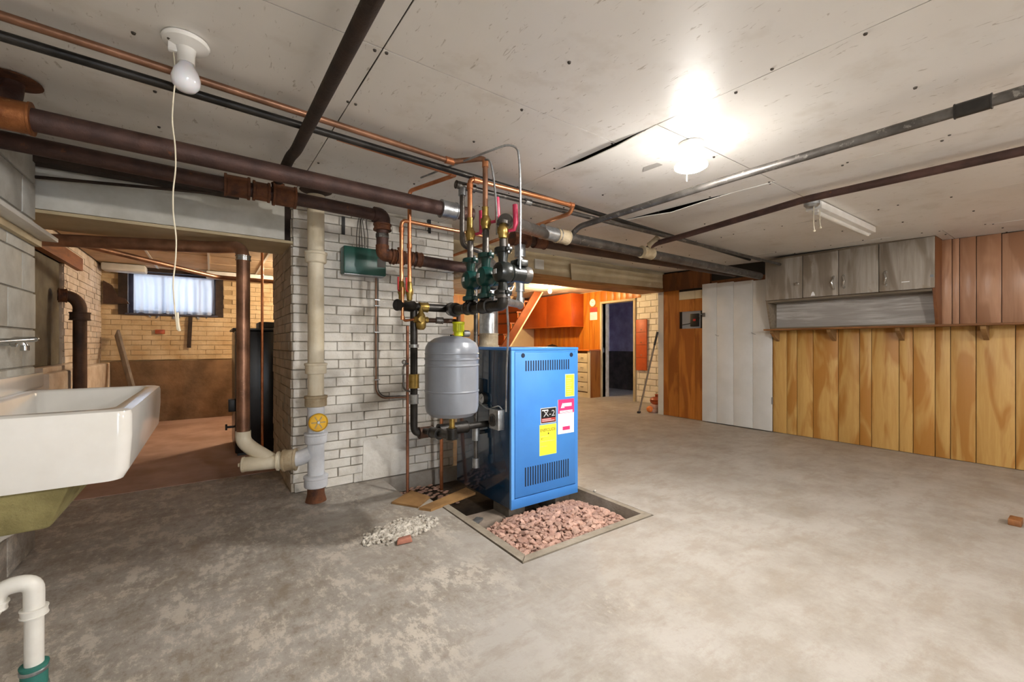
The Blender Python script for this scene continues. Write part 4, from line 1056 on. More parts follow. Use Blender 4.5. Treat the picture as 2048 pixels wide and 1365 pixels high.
MB().lathe([(.018, -.062), (.03, -.055), (.03, -.03), (.036, -.028), (.034, .02), (.04, .022), (.04, .034), (0, .036)], yv, (0, 0, 1), 20).build('cap', 'yellow_plastic', yo)
for k in range(8):
    an = math.pi * 2 * k / 8; MB().box(yv.x + .034 * math.cos(an) - .004, yv.x + .034 * math.cos(an) + .004, yv.y + .034 * math.sin(an) - .004, yv.y + .034 * math.sin(an) + .004, yv.z - .026, yv.z + .02, .001).build('rib', 'yellow_plastic', yo)
MB().lathe([(0, 0), (.022, 0), (.022, .05), (0, .05)], yv + V(.03, 0, -.04), (1, .2, 0), 14).build('side_port', 'galv', yo)
MB().cyl(yv + V(0, 0, .03), V(yv.x, yv.y, 1.36 - .03), .014, 12).build('neck', 'plumb_brown', yo)
# down leg to the boiler return
rt = pipe('return_pipe', 'black iron return pipe with brass check valve dropping beside the tank', [(1.066, 2.60, 1.34), (1.066, 2.60, .547), (1.654, 2.62, .547)], .0235, 'black_iron', .05,
          [((1.066, 2.6, .93), (1.066, 2.6, .84), .033, 'check_valve', 'brass'), ((1.066, 2.6, 1.12), (1.066, 2.6, 1.10), .03, 'collar', 'galv'), ((1.066, 2.6, .80), (1.066, 2.6, .74), .029, 'coupling', 'galv'), ((1.10, 2.6, .547), (1.20, 2.602, .547), .036, 'tee', 'plumb_brown'), ((1.24, 2.605, .547), (1.46, 2.61, .547), .040, 'union', 'black_iron')])
tk = MB().tube([(1.133, 2.2, .612), (1.133, 2.2, .59), (1.133, 2.58, .56)], .02, 14, .03).build('tank_arm', 'black_iron', rt)
MB().cyl((1.133, 2.2, .575), (1.133, 2.2, .639), .03, 16, .003).build('tank_tee', 'black_iron', rt)
MB().cyl((1.133, 2.36, .578), (1.133, 2.47, .57), .032, 16, .003).build('arm_coupling', 'black_iron', rt)
hk = pipe('drain_hose', 'small bent grey drain tube by the brass check valve', [(1.02, 2.585, 1.0), (.985, 2.57, .99), (.985, 2.57, .84), (1.035, 2.585, .82)], .006, 'grey_iron', .03)
MB().ball((.99, 2.57, 1.01), .016, 2).build('knob', 'galv', hk)
# copper legs going down into the pit
pipe('copper_tube', 'rusty copper tube going down into the pit by the wooden boards', [(1.205, 3.06, 1.26), (1.205, 3.06, -.13)], .0115, 'copper_aged')
pipe('copper_tube', 'orange copper tube going down behind the boiler corner', [(1.60, 3.30, .56), (1.60, 3.30, -.13)], .0145, 'copper')
# flexible cables
def flex(label, pts, r=.0062, mat='galv', ribs=True):
    P = fillet(pts, .06, 6)
    if ribs:
        Q = []; R_ = []
        tot = 0
        for a, b in zip(P[:-1], P[1:]):
            L = (b - a).length; k = max(1, int(L / .006))
            for i in range(k):
                Q.append(a.lerp(b, i / k)); R_.append(r if len(R_) % 2 else r * .86)
        Q.append(P[-1]); R_.append(r)
        m = MB().tube(Q, R_, 8)
    else: m = MB().tube(P, r, 8)
    return tag(m.build('flexible_conduit', mat), label, 'cable')
flex('flexible metal conduit arching from the ceiling down to the black pump', [V(1.05, 2.45, 2.14), ony(985, 300, 1.86), ony(1016, 289, 1.80), ony(1036, 296, 1.76), ony(1040, 335, 1.76), ony(1041, 430, 1.77), ony(1040, 538, 1.80)])
flex('flexible metal conduit dropping close beside the middle copper riser', [ony(960, 322, 2.05), ony(980, 318, 1.95), ony(986, 345, 1.94), ony(992, 400, 1.93), ony(994, 446, 1.90), ony(994, 470, 1.90)])
flex('flexible metal conduit hanging from the black pump to the boiler control box', [V(1.31, 1.84, 1.43), ony(1013, 600, 1.80), ony(1017, 660, 1.95), ony(1013, 740, 2.15), onx(1012, 800, 1.61), onx(1012, 824, 1.62)])
flex('thin grey wire looping from the gas pipe to the control box', [V(1.60, 2.68, .70), onx(975, 820, 1.62), onx(998, 812, 1.615), onx(1004, 820, 1.62)], .005, 'galv', False)
# green relay box on the chimney
ga_, gb_ = ony(688, 490, 3.43), ony(773, 553, 3.43)
gx = thing('relay_box', ((ga_.x + gb_.x) / 2, 3.5, gb_.z), 'dark green zone relay box mounted on the white chimney bricks', 'control box')
MB().box(ga_.x, gb_.x, 3.435, 3.543, gb_.z, ga_.z, .01).build('cover', 'box_green', gx)
lx = ony(755, 517, 3.43); lx2 = ony(771, 536, 3.43)
B('window_label', 'ink_grey', lx.x, lx2.x, 3.433, 3.436, lx2.z, lx.z, gx)
B('base_plate', 'galv', ga_.x + .01, gb_.x - .01, 3.45, 3.54, gb_.z - .006, gb_.z - .0005, gx)
wires = MB()
for k in range(5):
    x = ga_.x + .12 + .022 * k
    wires.tube([(x, 3.52, ga_.z - .005), (x + .004 * math.sin(k * 2), 3.53, ga_.z + .12), (x + .02 * math.cos(k), 3.535, ga_.z + .26), (x + .05, 3.53, 2.16)], .003, 6, .04)
tag(wires.build('thermostat_wires', 'grey_iron'), 'thin thermostat wires rising from the green relay box', 'wire')
p0, p1_, p2_, p3_ = ony(752, 556, 3.535), ony(752, 785, 3.535), ony(764, 797, 3.535), ony(824, 795, 3.535)
wc = pipe('wall_conduit', 'thin brown conduit pair clipped down the chimney below the relay box', [p0, p1_, p2_, p3_], .006, 'copper_brown', .04, cat='conduit')
MB().tube([p0 + V(.016, 0, 0), p1_ + V(.016, 0, .012), p2_ + V(.008, 0, .014), p3_ + V(0, 0, .014)], .0045, 8, .04).build('second_conduit', 'grey_iron', wc)
for py in (600, 612, 665, 760): q = ony(752, py, 3.535); B('clip', 'galv', q.x - .012, q.x + .03, 3.526, 3.545, q.z - .004, q.z + .004, wc)

# ---- cast iron waste stack at the chimney
sx, sy = .617, 3.307
st_ = thing('waste_stack', (sx, sy, 0), 'white painted cast iron waste stack with a yellow cleanout plug', 'drain pipe')
def zz(y): return H - (y - HY) / FP * 3.057
MB().lathe([(.07, 0), (.066, .02), (.058, .05), (.056, .10)], (sx, sy, .0), (0, 0, 1), 28).build('base', 'rust_fitting', st_)
MB().lathe([(.056, 0), (.075, .004), (.078, .012), (.078, .062), (.082, .066), (.082, .082), (.07, .088), (.056, .09)], (sx, sy, .10), (0, 0, 1), 28).build('hub', 'stack_white', st_)
MB().tube([(sx, sy, .18), (sx, sy, .42)], .056, 28).build('tee_body', 'stack_white', st_)
MB().lathe([(.056, 0), (.07, .006), (.074, .012), (.074, .062), (.079, .066), (.079, .08), (.06, .086)], (sx, sy, .41), (0, 0, 1), 28).build('hub', 'stack_white', st_)
MB().tube([(sx, sy, .48), (sx, sy, .69)], .057, 28).build('cleanout_tee', 'stack_white', st_)
MB().cyl((sx, sy - .02, .573), (sx - .0, sy - .075, .573), .06, 28).build('cleanout_neck', 'stack_white', st_)
pl = MB().lathe([(0, 0), (.062, 0), (.064, .004), (.064, .014), (.056, .018), (.056, .012), (0, .011)], (sx, sy - .074, .573), (0, -1, 0), 32).build('cleanout_plug', 'plug_yellow', st_)
for k in range(6):
    an = k * math.pi / 3; d = V(math.cos(an), 0, math.sin(an))
    MB().beam(V(sx, sy - .0865, .573) + d * .014, V(sx, sy - .0865, .573) + d * .046, .007, .003, (0, 1, 0)).build('plug_rib', 'stack_tan', pl)
MB().lathe([(0, 0), (.012, 0), (.010, .012), (0, .013)], (sx, sy - .085, .573), (0, -1, 0), 8).build('plug_nut', 'galv', pl)
MB().lathe([(.056, 0), (.07, .004), (.073, .01), (.073, .06), (.078, .064), (.078, .078), (.06, .082), (.056, .083)], (sx, sy, .675), (0, 0, 1), 28).build('hub', 'stack_tan', st_)
MB().lathe([(.054, 0), (.068, .004), (.071, .01), (.071, .06), (.076, .064), (.076, .078), (.06, .082), (.054, .083)], (sx, sy, .908), (0, 0, 1), 28).build('hub', 'stack_cream', st_)
MB().tube([(sx, sy, .75), (sx, sy, 1.72)], .054, 28).build('pipe', 'stack_cream', st_)
MB().lathe([(.054, 0), (.068, .006), (.072, .012), (.072, .06), (.077, .064), (.077, .08), (.06, .086), (.054, .088)], (sx, sy, 1.70), (0, 0, 1), 28).build('hub', 'stack_cream', st_)
MB().tube([(sx, sy, 1.78), (sx, sy, 2.09)], .056, 28).build('pipe', 'stack_cream', st_)
MB().lathe([(.058, 0), (.062, .01), (.062, .10)], (sx, sy, 2.085), (0, 0, 1), 28).build('top_collar', 'stack_cream', st_)
MB().lathe([(.064, 0), (.105, -.002), (.108, -.006), (.064, -.014)], (sx, sy, cz(sy) - .006), (0, 0, 1), 28).build('escutcheon', 'plumb_brown', st_)
# side branch
hx = .19
MB().tube([(sx - .03, sy, .35), (sx - .10, sy + .03, .312), (sx - .16, sy + .05, .305)], .052, 22, .05).build('branch', 'stack_white', st_)
MB().cyl((sx - .12, sy + .035, .308), (sx - .20, sy + .065, .305), .072, 24, .006).build('branch_hub', 'stack_tan', st_)
MB().cyl((sx - .195, sy + .063, .305), (sx - .235, sy + .078, .304), .06, 24, .006).build('sleeve', 'stack_cream', st_)
MB().tube([(sx - .22, sy + .072, .304), (hx, sy + .145, .296)], .05, 24).build('wye', 'stack_cream', st_)
MB().cyl((hx + .004, sy + .145, .296), (hx - .016, sy + .15, .296), .053, 24).build('end_cap', 'stack_cream', st_)
MB().cyl((hx - .014, sy + .15, .296), (hx - .035, sy + .156, .296), .016, 4).build('cap_nut', 'stack_cream', st_)
MB().tube([(hx + .16, sy + .10, .31), (hx + .04, sy + .16, .40), (hx - .005, sy + .18, .45), (hx - .005, sy + .18, .52)], .047, 22, .05).build('wye_bend', 'stack_cream', st_)
# brown vertical drain feeding it, coming from under the boxed beam
dn = pipe('drain_pipe', 'copper brown drain pipe dropping from the boxed beam into the white wye', [(-1.0, 4.06, 1.80), (.06, 3.62, 1.80), (hx - .005, sy + .18, 1.80), (hx - .005, sy + .18, .50)], .041, 'copper_brown', .10,
          [((hx - .005, sy + .18, 1.735), (hx - .005, sy + .18, 1.70), .045, 'joint_ring', 'metal_shine')], seg=24)

# ================================================================== PIT, BOARDS, RUBBLE
def stone_mesh(k):
    rr = random.Random(k); b = bmesh.new()
    bmesh.ops.create_icosphere(b, subdivisions=1, radius=1)
    for v in b.verts: v.co *= rr.uniform(.75, 1.15)
    sc = (rr.uniform(.9, 1.5), rr.uniform(.6, 1.0), rr.uniform(.35, .6))
    for v in b.verts: v.co = Vector((v.co.x * sc[0], v.co.y * sc[1], v.co.z * sc[2]))
    me = bpy.data.meshes.new('stone'); b.to_mesh(me); b.free(); me.materials.append(MATS['stone_pink'])
    return me
def gz(x, y):
    z_ = -.062 + .035 * math.exp(-((x - 1.95) / .3) ** 2 - ((y - 2.1) / .22) ** 2)
    z_ -= .05 * max(0, (1.62 - x)) * max(0, (y - 1.95)) * 10
    z_ -= .25 * max(0, x - 2.22)
    return max(z_, -.125)
gr = MB(); nx, ny = 24, 18
gx0, gx1, gy0, gy1 = 1.37, 2.318, 1.815, 2.39
G = [[gr.bm.verts.new((gx0 + (gx1 - gx0) * i / nx, gy0 + (gy1 - gy0) * j / ny, gz(gx0 + (gx1 - gx0) * i / nx, gy0 + (gy1 - gy0) * j / ny) - .012 + random.uniform(-.006, .006))) for i in range(nx + 1)] for j in range(ny + 1)]
for j in range(ny):
    for i in range(nx): gr.bm.faces.new((G[j][i], G[j][i + 1], G[j + 1][i + 1], G[j + 1][i]))
rim = [G[0][i] for i in range(nx + 1)] + [G[j][nx] for j in range(1, ny + 1)] + [G[ny][i] for i in range(nx - 1, -1, -1)] + [G[j][0] for j in range(ny - 1, 0, -1)]
bot = [gr.bm.verts.new((v_.co.x, v_.co.y, -.137)) for v_ in rim]
for i in range(len(rim)): gr.bm.faces.new((rim[i], rim[(i + 1) % len(rim)], bot[(i + 1) % len(rim)], bot[i]))
gv = gr.build('gravel_bed', 'stone_bed', smooth=False)
tag(gv, 'heap of pink stone chips filling the pit before the boiler', 'gravel')
SM = [stone_mesh(k) for k in range(14)]
def drop_stone(me, x, y, z_, s_, parent, rr):
    o = place('stone', me, (x, y, z_), parent); o.scale = (s_, s_, s_)
    o.rotation_euler = (rr.uniform(-.5, .5), rr.uniform(-.5, .5), rr.uniform(0, 6.28))
rr = random.Random(3); cand = []
for k in range(1500):
    x, y = rr.uniform(gx0 + .02, gx1 - .02), rr.uniform(gy0 + .02, 2.38)
    if gz(x, y) < -.118: continue
    cand.append((x, y))
cand.sort(key=lambda q: q[1] + .3 * q[0])
rest = MB(); big = 0
for i, (x, y) in enumerate(cand):
    s_ = rr.uniform(.013, .024)
    if i % 4 == 0 and big < 290:
        drop_stone(SM[i % 14], x, y, gz(x, y) + rr.uniform(.004, .016), s_ * 1.3, gv, rr); big += 1
    else:
        b2 = bmesh.new(); bmesh.ops.create_icosphere(b2, subdivisions=1, radius=s_)
        Rm = Matrix.Rotation(rr.uniform(0, 6.28), 3, 'Z') @ Matrix.Rotation(rr.uniform(-.5, .5), 3, 'X')
        sc = Vector((rr.uniform(.9, 1.4), rr.uniform(.6, 1), rr.uniform(.4, .6)))
        for v_ in b2.verts:
            q = v_.co * rr.uniform(.8, 1.15); v_.co = Rm @ Vector((q.x * sc.x, q.y * sc.y, q.z * sc.z)) + V(x, y, gz(x, y) + rr.uniform(-.008, .005))
        rest.merge(b2)
o = rest.build('stone_layer', 'stone_pink', gv, smooth=False); o['kind'] = 'stuff'
# a few chips in the rear hole
g2 = MB()
for k in range(110):
    x, y = rr.uniform(1.2, 1.62), rr.uniform(2.98, 3.48); g2.ball((x, y, -.125 + rr.uniform(0, .02)), rr.uniform(.012, .02), 1, (1.3, .9, .5))
o = g2.build('stone_chips', 'stone_pink', smooth=False); tag(o, 'rusty stone chips lying in the hole behind the boiler', 'gravel', kind='stuff')
# boards lying across the pit edge
def board(name, label, quad, th, mat, z0=.002):
    P = [onz(px, py, z0) for (px, py) in quad]
    o = MB().prism(P, (0, 0, th)).build(name, mat); tag(o, label, 'board')
    return o
board('wood_board', 'short broad tan board lying on the floor by the pit hole', [(783, 1008), (822, 984), (860, 997), (836, 1017)], .012, 'plank_old')
board('wood_board', 'narrow tan plank bridging the pit beside the boiler corner', [(838, 1021), (862, 1024), (951, 990), (932, 980)], .018, 'plank_old', .0)
o = MB().box(1.36, 1.66, 2.42, 2.58, -.135, -.06, .006).build('sunken_board', 'plank_grey'); tag(o, 'dark grey timber board lying low in the pit beside the boiler', 'board')
# rubble
ru = MB(); cR = onz(805, 1064)
for k in range(2000):
    an, d = rr.uniform(0, 6.28), abs(rr.gauss(0, .55))
    if d > 1.25: continue
    x, y = cR.x + d * (.20 * math.cos(an) + .05 * math.sin(an)), cR.y + d * (.12 * math.sin(an) + .02)
    s_ = rr.uniform(.005, .015); ru.ball((x, y, s_ * .5 + .03 * max(0, 1 - d) * rr.uniform(.3, 1)), s_, 1, (rr.uniform(.8, 1.5), rr.uniform(.7, 1.1), rr.uniform(.5, .9)))
o = ru.build('rubble_heap', 'rubble', smooth=False); tag(o, 'low heap of pale broken concrete crumbs on the floor', 'rubble', kind='stuff')
q = onz(808, 1086); o = MB().hexa([q + V(-.05, -.02, .004), q + V(.04, -.03, .004), q + V(.05, .02, .004), q + V(-.03, .03, .004), q + V(-.045, -.018, .028), q + V(.03, -.025, .034), q + V(.045, .015, .03), q + V(-.025, .025, .026)], .004).build('brick_shard', 'rubble_brick')
tag(o, 'reddish brick shard lying on the pale rubble', 'stone')
q = onz(1190, 984); o = MB().ball(q + V(0, 0, .008), .013, 2, (1.2, 1, .8)).build('pebble', 'rubble'); tag(o, 'single round pebble on bare floor by the boiler', 'stone')
q = onz(2032, 1050); o = MB().box(q.x - .045, q.x + .06, q.y - .025, q.y + .03, 0, .038, .004).build('wood_offcut', 'floor_wood'); tag(o, 'small brown wood offcut on the open concrete floor', 'wood')
q = onz(954, 1042, -.05); o = MB().obox(q + V(0, 0, -.0), (.09, .05, .015), Matrix.Rotation(.6, 3, 'Z'), .003).build('metal_scrap', 'galv'); tag(o, 'bent shiny metal scrap in the pit beside the stone chips', 'scrap')

# ================================================================== LONG WALL: CABINET AND SHELF
shf = MB().box(5.655, XR - .002, -3.9, 2.545, 1.293, 1.312, .003).build('wall_ledge', 'shelf_wood')
tag(shf, 'long brown ledge shelf on brackets along the panelled wall', 'shelf')
for y in (2.47, 1.87, 1.28, .69, .05, -.6, -1.3):
    MB().prism([(XR - .003, y - .018, 1.292), (5.70, y - .018, 1.292), (5.70, y - .018, 1.262), (5.79, y - .018, 1.20), (XR - .003, y - .018, 1.16)], (0, .036, 0)).build('bracket', 'plank_old', shf)
XC = 5.60
cy0, cy1 = .986, 2.503
cb_ = thing('wall_cabinet', (5.74, (cy0 + cy1) / 2, 1.312), 'weathered grey wooden wall cabinet with four doors and open niche', 'cabinet')
B('top', 'cab_frame', XC + .005, XR - .002, cy0 - .004, cy1 + .004, 2.150, 2.166, cb_)
for y0 in (cy0, cy1 - .022):
    MB().prism([(XC + .022, y0, 2.150), (XR - .002, y0, 2.150), (XR - .002, y0, 1.313), (XC + .135, y0, 1.313), (XC + .022, y0, 1.655)], (0, .022, 0)).build('side_panel', 'plank_orange_dark' if y0 < 1.5 else 'cab_frame', cb_)
B('niche_top', 'cab_frame', XC + .012, XR - .004, cy0 + .023, cy1 - .023, 1.632, 1.655, cb_)
B('niche_back', 'cab_weathered_y', XR - .022, XR - .004, cy0 + .023, cy1 - .023, 1.33, 1.631, cb_)
B('niche_floor', 'cab_frame', XC + .128, XR - .004, cy0 + .023, cy1 - .023, 1.314, 1.329, cb_)
ds = [cy1] + [onx(p, 560, XC).y for p in (1605, 1677, 1757.5)] + [cy0]
for i, (a, b) in enumerate(zip(ds[:-1], ds[1:])):
    d = MB().box(XC, XC + .02, b + .003, a - .003, 1.66, 2.148, .003).build('door', 'cab_weathered', cb_)
    hp = onx((1594.5, 1667, 1688, 1771)[i], (568, 566, 563, 557)[i], XC)
    s_ = -1 if i > 1 else 1
    if i == 0:
        MB().lathe([(0, 0), (.02, .002), (.012, .012), (.018, .022), (.012, .032), (0, .034)], (XC, hp.y, hp.z), (-1, 0, 0), 14).build('knob', 'metal_shine', d)
    else:
        MB().tube([(XC - .001, hp.y, hp.z + .065), (XC - .022, hp.y - s_ * .004, hp.z + .05), (XC - .034, hp.y + s_ * .012, hp.z), (XC - .022, hp.y - s_ * .004, hp.z - .05), (XC - .001, hp.y, hp.z - .065)], [.010, .009, .012, .009, .010], 10).build('handle', 'metal_shine', d)
        for q in (.066, -.066): MB().lathe([(0, 0), (.014, 0), (.011, .005), (0, .006)], (XC, hp.y, hp.z + q), (-1, 0, 0), 10).build('handle_foot', 'metal_shine', d)
q = onx(1864, 552, XC); B('hinge', 'latch', XC - .004, XC + .0, q.y - .012, q.y + .012, q.z - .012, q.z + .012, cb_)
q = onx(1626, 588, XC); MB().prism([(XC - .001, q.y - .022, q.z - .022), (XC - .001, q.y + .022, q.z - .022), (XC - .001, q.y + .012, q.z + .01), (XC - .001, q.y, q.z + .026), (XC - .001, q.y - .012, q.z + .01)], (-.0012, 0, 0)).build('paper_scrap', 'sticker_white', cb_)
q = onx(1811, 564, XC); B('tape_strip', 'sticker_white', XC - .0015, XC - .0003, q.y - .03, q.y + .03, q.z - .004, q.z + .004, cb_)

# ================================================================== KITCHEN END
wc_ = thing('kitchen_cabinet', (6.62, 7.75, 1.518), 'orange wooden wall cabinet with two doors in the kitchen', 'cabinet')
MB().box(6.45, XK - .014, 6.85, 8.64, 1.53, 2.245, .004).build('case', 'orange_door', wc_)
B('light_rail', 'orange_edge', 6.43, XK - .014, 6.845, 8.64, 1.515, 1.529, wc_)
for a, b in ((6.856, 7.70), (7.706, 8.63)):
    MB().box(6.43, 6.449, a, b, 1.532, 2.242, .003).build('door', 'orange_door', wc_)
bc_ = thing('base_cabinet', (6.64, 7.5, 0), 'cream fronted drawer cabinet with brown side under the kitchen counter', 'cabinet')
MB().box(6.49, XK - .014, 6.35, 8.64, 0, .985, .003).build('case', 'plank_orange_dark', bc_)
B('side_panel', 'plank_orange', 6.49, XK - .014, 6.335, 6.349, .0, .985, bc_)
B('stile', 'drawer_cream', 6.47, 6.489, 6.335, 6.40, .0, .985, bc_)
B('stile', 'drawer_cream', 6.47, 6.489, 7.06, 7.12, .0, .985, bc_)
B('toe_panel', 'drawer_cream', 6.475, 6.489, 6.40, 7.06, .0, .10, bc_)
for k in range(4):
    d = MB().box(6.462, 6.488, 6.405, 7.055, .125 + .205 * k, .315 + .205 * k, .003).build('drawer', 'drawer_cream', bc_)
    MB().tube([(6.461, 6.52, .22 + .205 * k), (6.44, 6.53, .22 + .205 * k), (6.44, 6.58, .22 + .205 * k), (6.461, 6.59, .22 + .205 * k)], .006, 8, .01).build('pull', 'counter_item', d)
for a, b in ((7.125, 7.85), (7.86, 8.62)): MB().box(6.465, 6.488, a, b, .11, .95, .003).build('door', 'drawer_cream', bc_)
ct_ = B('kitchen_counter', 'orange_edge', 6.44, XK - .014, 6.32, 8.64, .987, 1.012); tag(ct_, 'orange edged worktop over the drawer cabinet', 'worktop')
kt = onx(1103, 693, 6.6)
it = MB().lathe([(0, 0), (.16, 0), (.17, .02), (.13, .07), (.06, .10), (.02, .105), (0, .12)], (6.62, kt.y, 1.013), (0, 0, 1), 18).build('dark_bowl_lid', 'counter_item'); tag(it, 'dark domed lid resting on the kitchen worktop', 'lid')
ck_ = onx(1185.5, 606, XK - .02)
cl = thing('wall_clock', (XK - .02, ck_.y, ck_.z - .08), 'round white wall clock on the orange kitchen panelling', 'clock')
MB().lathe([(0, 0), (.082, 0), (.085, .012), (.080, .022), (.074, .016), (0, .016)], (XK - .013, ck_.y, ck_.z), (-1, 0, 0), 28).build('case', 'clock_face', cl)
MB().lathe([(0, 0), (.072, 0), (.072, .001), (0, .001)], (XK - .0295, ck_.y, ck_.z), (-1, 0, 0), 28).build('dial', 'sticker_white', cl)
MB().beam((XK - .032, ck_.y, ck_.z), (XK - .032, ck_.y + .03, ck_.z + .03), .005, .002, (1, 0, 0)).build('hand', 'ink', cl)
MB().beam((XK - .032, ck_.y, ck_.z), (XK - .032, ck_.y - .045, ck_.z + .02), .004, .002, (1, 0, 0)).build('hand', 'ink', cl)
a, b = onx(1180, 616, XK - .014), onx(1194.5, 640, XK - .014)
cal = thing('wall_calendar', (XK - .014, (a.y + b.y) / 2, b.z), 'paper calendar with red top pinned under the clock', 'calendar')
B('sheet', 'sticker_white', XK - .0165, XK - .0135, min(a.y, b.y), max(a.y, b.y), b.z, b.z + (a.z - b.z) * .62, cal)
B('picture', 'calendar_red', XK - .0165, XK - .0135, min(a.y, b.y), max(a.y, b.y), b.z + (a.z - b.z) * .63, a.z, cal)
for k in range(3): B('print_line', 'print_grey', XK - .0175, XK - .0166, min(a.y, b.y) + .02, max(a.y, b.y) - .02, b.z + .03 + .035 * k, b.z + .035 + .035 * k, cal)
# orange board on the white bricks
a, b = onx(1273, 640, XK - .03), onx(1294, 742, XK - .03)
ob = MB().box(XK - .045, XK - .022, min(a.y, b.y), max(a.y, b.y), b.z, a.z, .004).build('orange_board', 'orange_board'); tag(ob, 'tall narrow orange board hung on the white kitchen bricks', 'board')
for k in range(1, 4):
    zz_ = b.z + (a.z - b.z) * k / 4; B('batten_line', 'stair_brown', XK - .047, XK - .0445, min(a.y, b.y) + .004, max(a.y, b.y) - .004, zz_ - .004, zz_ + .004, ob)
for k in range(3):
    MB().lathe([(0, 0), (.012, 0), (.008, .008), (0, .009)], (XK - .045, (a.y + b.y) / 2, b.z + (a.z - b.z) * (.25 + .25 * k) + .05), (-1, 0, 0), 10).build('peg', 'metal_shine', ob)
# pole leaning against the wall end
po = thing('broom_pole', (5.70, 4.48, 0), 'long dark wooden pole leaning at the end of the panelled wall', 'pole')
A, Bq = V(5.70, 4.48, .012), V(5.872, 4.262, 1.285)
MB().tube([A, Bq], .014, 12).build('shaft', 'plank_grey', po)
MB().tube([A.lerp(Bq, .86), Bq + (Bq - A).normalized() * .04], .0175, 12).build('grip', 'counter_item', po)
MB().obox(A + V(0, 0, .006), (.07, .05, .03), Matrix.Rotation(.5, 3, 'Z'), .006).build('foot', 'counter_item', po)
# heap by the brick wall
for (x, y, z_, r_, lab) in ((6.02, 4.40, 0, .1, 'pale pink brick lying flat at the bottom of the heap'), (6.06, 4.38, .066, -.1, 'pale pink brick laid on the bottom brick')):
    o = MB().obox((x, y, z_ + .0325), (.24, .11, .064), Matrix.Rotation(r_, 3, 'Z'), .005).build('loose_brick', 'pile_brick'); tag(o, lab, 'brick')
ot = thing('clay_pot', (6.04, 4.39, .131), 'glazed terracotta pot with knobbed lid on the loose bricks', 'pot')
MB().lathe([(0, 0), (.07, .0), (.10, .03), (.11, .06), (.105, .06), (.09, .03), (0, .02)], (6.04, 4.39, .131), (0, 0, 1), 22).build('dish', 'terracotta', ot)
MB().lathe([(.10, 0), (.108, .012), (.09, .04), (.05, .055), (.025, .058), (.025, .085), (.035, .10), (0, .105)], (6.04, 4.39, .194), (0, 0, 1), 22).build('cover', 'terracotta', ot)
o = MB().ball((5.90, 4.42, .056), .055, 2, (1, 1, 1)).build('orange_ball', 'orange_edge'); tag(o, 'small orange ball beside the loose bricks', 'ball')
# stair flight at the back, seen past the pumps
sr = thing('staircase', (4.9, 7.6, 0), 'brown wooden stairs rising across the back of the kitchen', 'staircase')
nst = 8; x0_, z0_ = 4.20, .16; rx, rz = .172, .236
for k in range(nst):
    B('tread', 'stair_brown', x0_ + rx * k - .02, x0_ + rx * (k + 1) + .03, 7.2, 8.2, z0_ + rz * (k + 1) - .03, z0_ + rz * (k + 1), sr)
    B('riser', 'orange_door', x0_ + rx * k, x0_ + rx * k + .018, 7.2, 8.2, z0_ + rz * k, z0_ + rz * (k + 1) - .031, sr)
L0, L1 = V(x0_ - .06, 7.17, .0), V(x0_ + rx * nst - .04, 7.17, z0_ + rz * nst - .2)
for y in (7.17, 8.22):
    MB().prism([(4.02, y, 0), (4.22, y, 0), (5.86, y, 2.258), (5.66, y, 2.258)], (0, .03, 0)).build('stringer', 'stair_brown' if y < 8 else 'drawer_cream', sr)
MB().prism([(4.225, 7.165, 0), (4.26, 7.165, 0), (5.9, 7.165, 2.258), (5.865, 7.165, 2.258)], (0, .04, 0)).build('edge_trim', 'drawer_cream', sr)
for i in range(6):
    B('panel_board', 'kitchen_panel', 2.1, 4.75, YF - .03, YF - .005, 1.05 + .2 * i, 1.245 + .2 * i, bpy.data.objects['wall_back'])
ub = MB().box(5.2, 5.62, 7.9, 8.3, 1.25, 1.75, .004).box(5.2, 5.62, 7.9, 8.3, 1.2501, 1.2502).build('hanging_cupboard', 'orange_door') if False else None

# ================================================================== SIDE ROOM
fb = thing('furnace', (.45, 5.45, 0), 'black enamelled furnace cabinet behind the chimney', 'furnace')
MB().box(.20, .95, 5.05, 5.85, .03, 1.26, .012).build('cabinet', 'black_gloss', fb)
B('plinth', 'black', .22, .93, 5.08, 5.83, 0, .03, fb)
MB().box(.18, .97, 5.03, 5.87, 1.262, 1.285, .006).build('top', 'black', fb)
MB().box(.42, .75, 5.2, 5.6, 1.287, 1.36, .01).build('collar', 'black', fb)
q = ony(461, 813, 5.04); MB().box(.145, .199, 5.06, 5.16, q.z - .06, q.z + .06, .004).build('switch_box', 'black', fb)
q = ony(455, 855, 5.2); MB().tube([(.199, 5.2, q.z), (.13, 5.2, q.z)], .012, 10).build('spigot', 'black', fb)
MB().tube([(.13, 5.2, q.z + .03), (.13, 5.2, q.z - .03)], .009, 8).build('spigot_handle', 'black', fb)
pipe('copper_tube', 'upright orange copper tube beside the furnace in the side room', [(.43, 5.02, 1.29 if 0 else .0), (.43, 5.02, 2.22)], .012, 'copper')
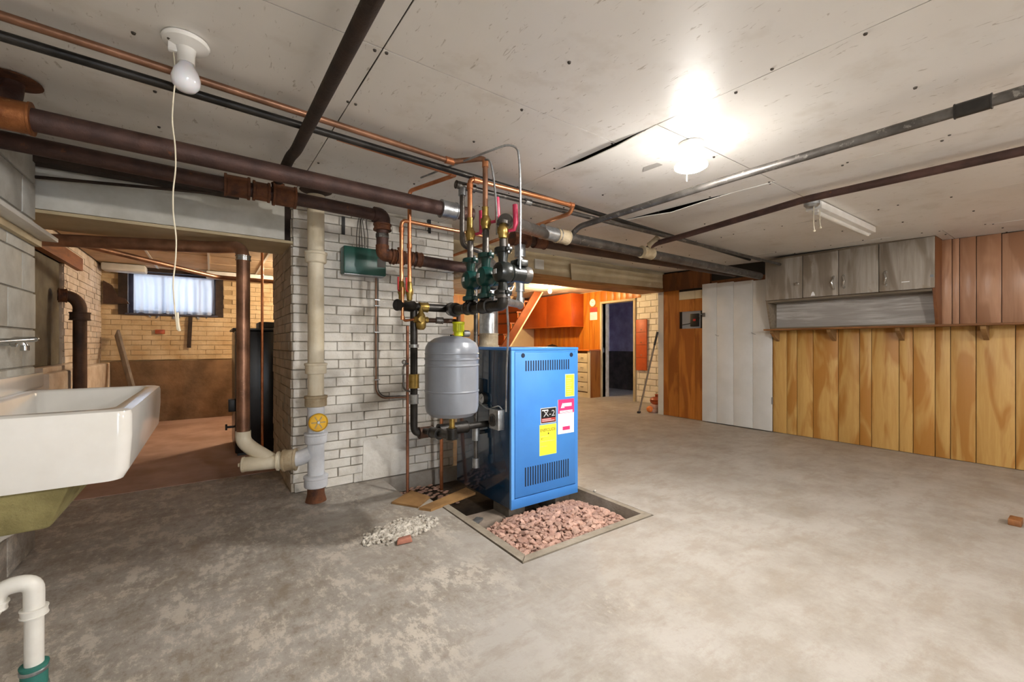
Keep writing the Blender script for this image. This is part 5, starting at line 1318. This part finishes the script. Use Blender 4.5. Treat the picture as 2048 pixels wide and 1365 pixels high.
# soil pipe on the side wall
sp_ = onx(160, 600, -1.06)
so = pipe('soil_pipe', 'dark brown cast iron pipe with elbow at the side room wall', [(-1.215, sp_.y - .02, 1.60), (-1.12, sp_.y, 1.60), (-1.06, sp_.y, 1.52), (-1.06, sp_.y, 0.0)], .052, 'plumb_brown', .08,
          [((-1.06, sp_.y, 1.44), (-1.06, sp_.y, 1.36), .075, 'hub', 'plumb_brown'), ((-1.21, sp_.y - .015, 1.60), (-1.15, sp_.y, 1.60), .065, 'wall_hub', 'rust_fitting')], seg=20)
pipe('copper_pipe', 'long dim copper pipe slanting under the side room ceiling', [(-1.15, 4.72, 1.97), (-1.0, 4.86, 1.965), (.06, 6.42, 1.955), (1.70, 6.50, 1.95)], .026, 'copper_brown', .1)
lp = thing('leaning_plank', (-.98, 7.6, 0), 'grey wooden plank leaning against the side room wall', 'plank')
A, Bq = onz(250, 790, .0), ony(219, 664, 7.93)
A = V(-.70, 7.2, .02); Bq = V(-1.05, 7.93, 1.28)
MB().beam(A, Bq, .15, .03, (1, .5, .2), .003).build('board', 'plank_grey', lp)
q = ony(222, 588, 7.99)
fn = MB().prism([(WX + .03, 7.99, q.z - .14), (WX + .30, 7.99, q.z - .13), (WX + .26, 7.99, q.z - .06), (WX + .18, 7.99, q.z - .03), (WX + .12, 7.99, q.z + .12), (WX + .03, 7.99, q.z + .18)], (0, .03, 0)).build('rust_bracket', 'plumb_brown'); tag(fn, 'brown rusty flared bracket in the corner of the tan bricks', 'bracket')
q0, q1 = ony(381, 634, 8.0), ony(378, 696, 8.0)
o = MB().beam(q0, q1, .05, .02, (0, 1, 0), .003).build('wall_batten', 'dark_timber'); tag(o, 'short dark batten on the tan bricks under the curtained window', 'batten')
q = ony(321, 664, 8.02); o = MB().box(q.x - .06, q.x + .05, 8.005, 8.03, q.z - .03, q.z + .03, .004).build('brick_stub', 'terracotta'); tag(o, 'small chipped red brick face in the tan wall', 'brick')
for (pa, pb, y, lab) in (((205, 533), (293, 540), 7.85, 'white insulated strip under the ceiling in the window corner'), ((412, 551), (545, 556), 7.85, 'white insulated strip under the ceiling beside the black furnace')):
    A, Bq = ony(pa[0], pa[1], y), ony(pb[0], pb[1], y)
    zz_ = 2.215
    o = MB().box(max(A.x, WX + .02), min(Bq.x, 1.74), y - .12, y + .12, zz_ - .10, zz_, .02).build('insulated_strip', 'insulation_white'); tag(o, lab, 'pipe insulation')
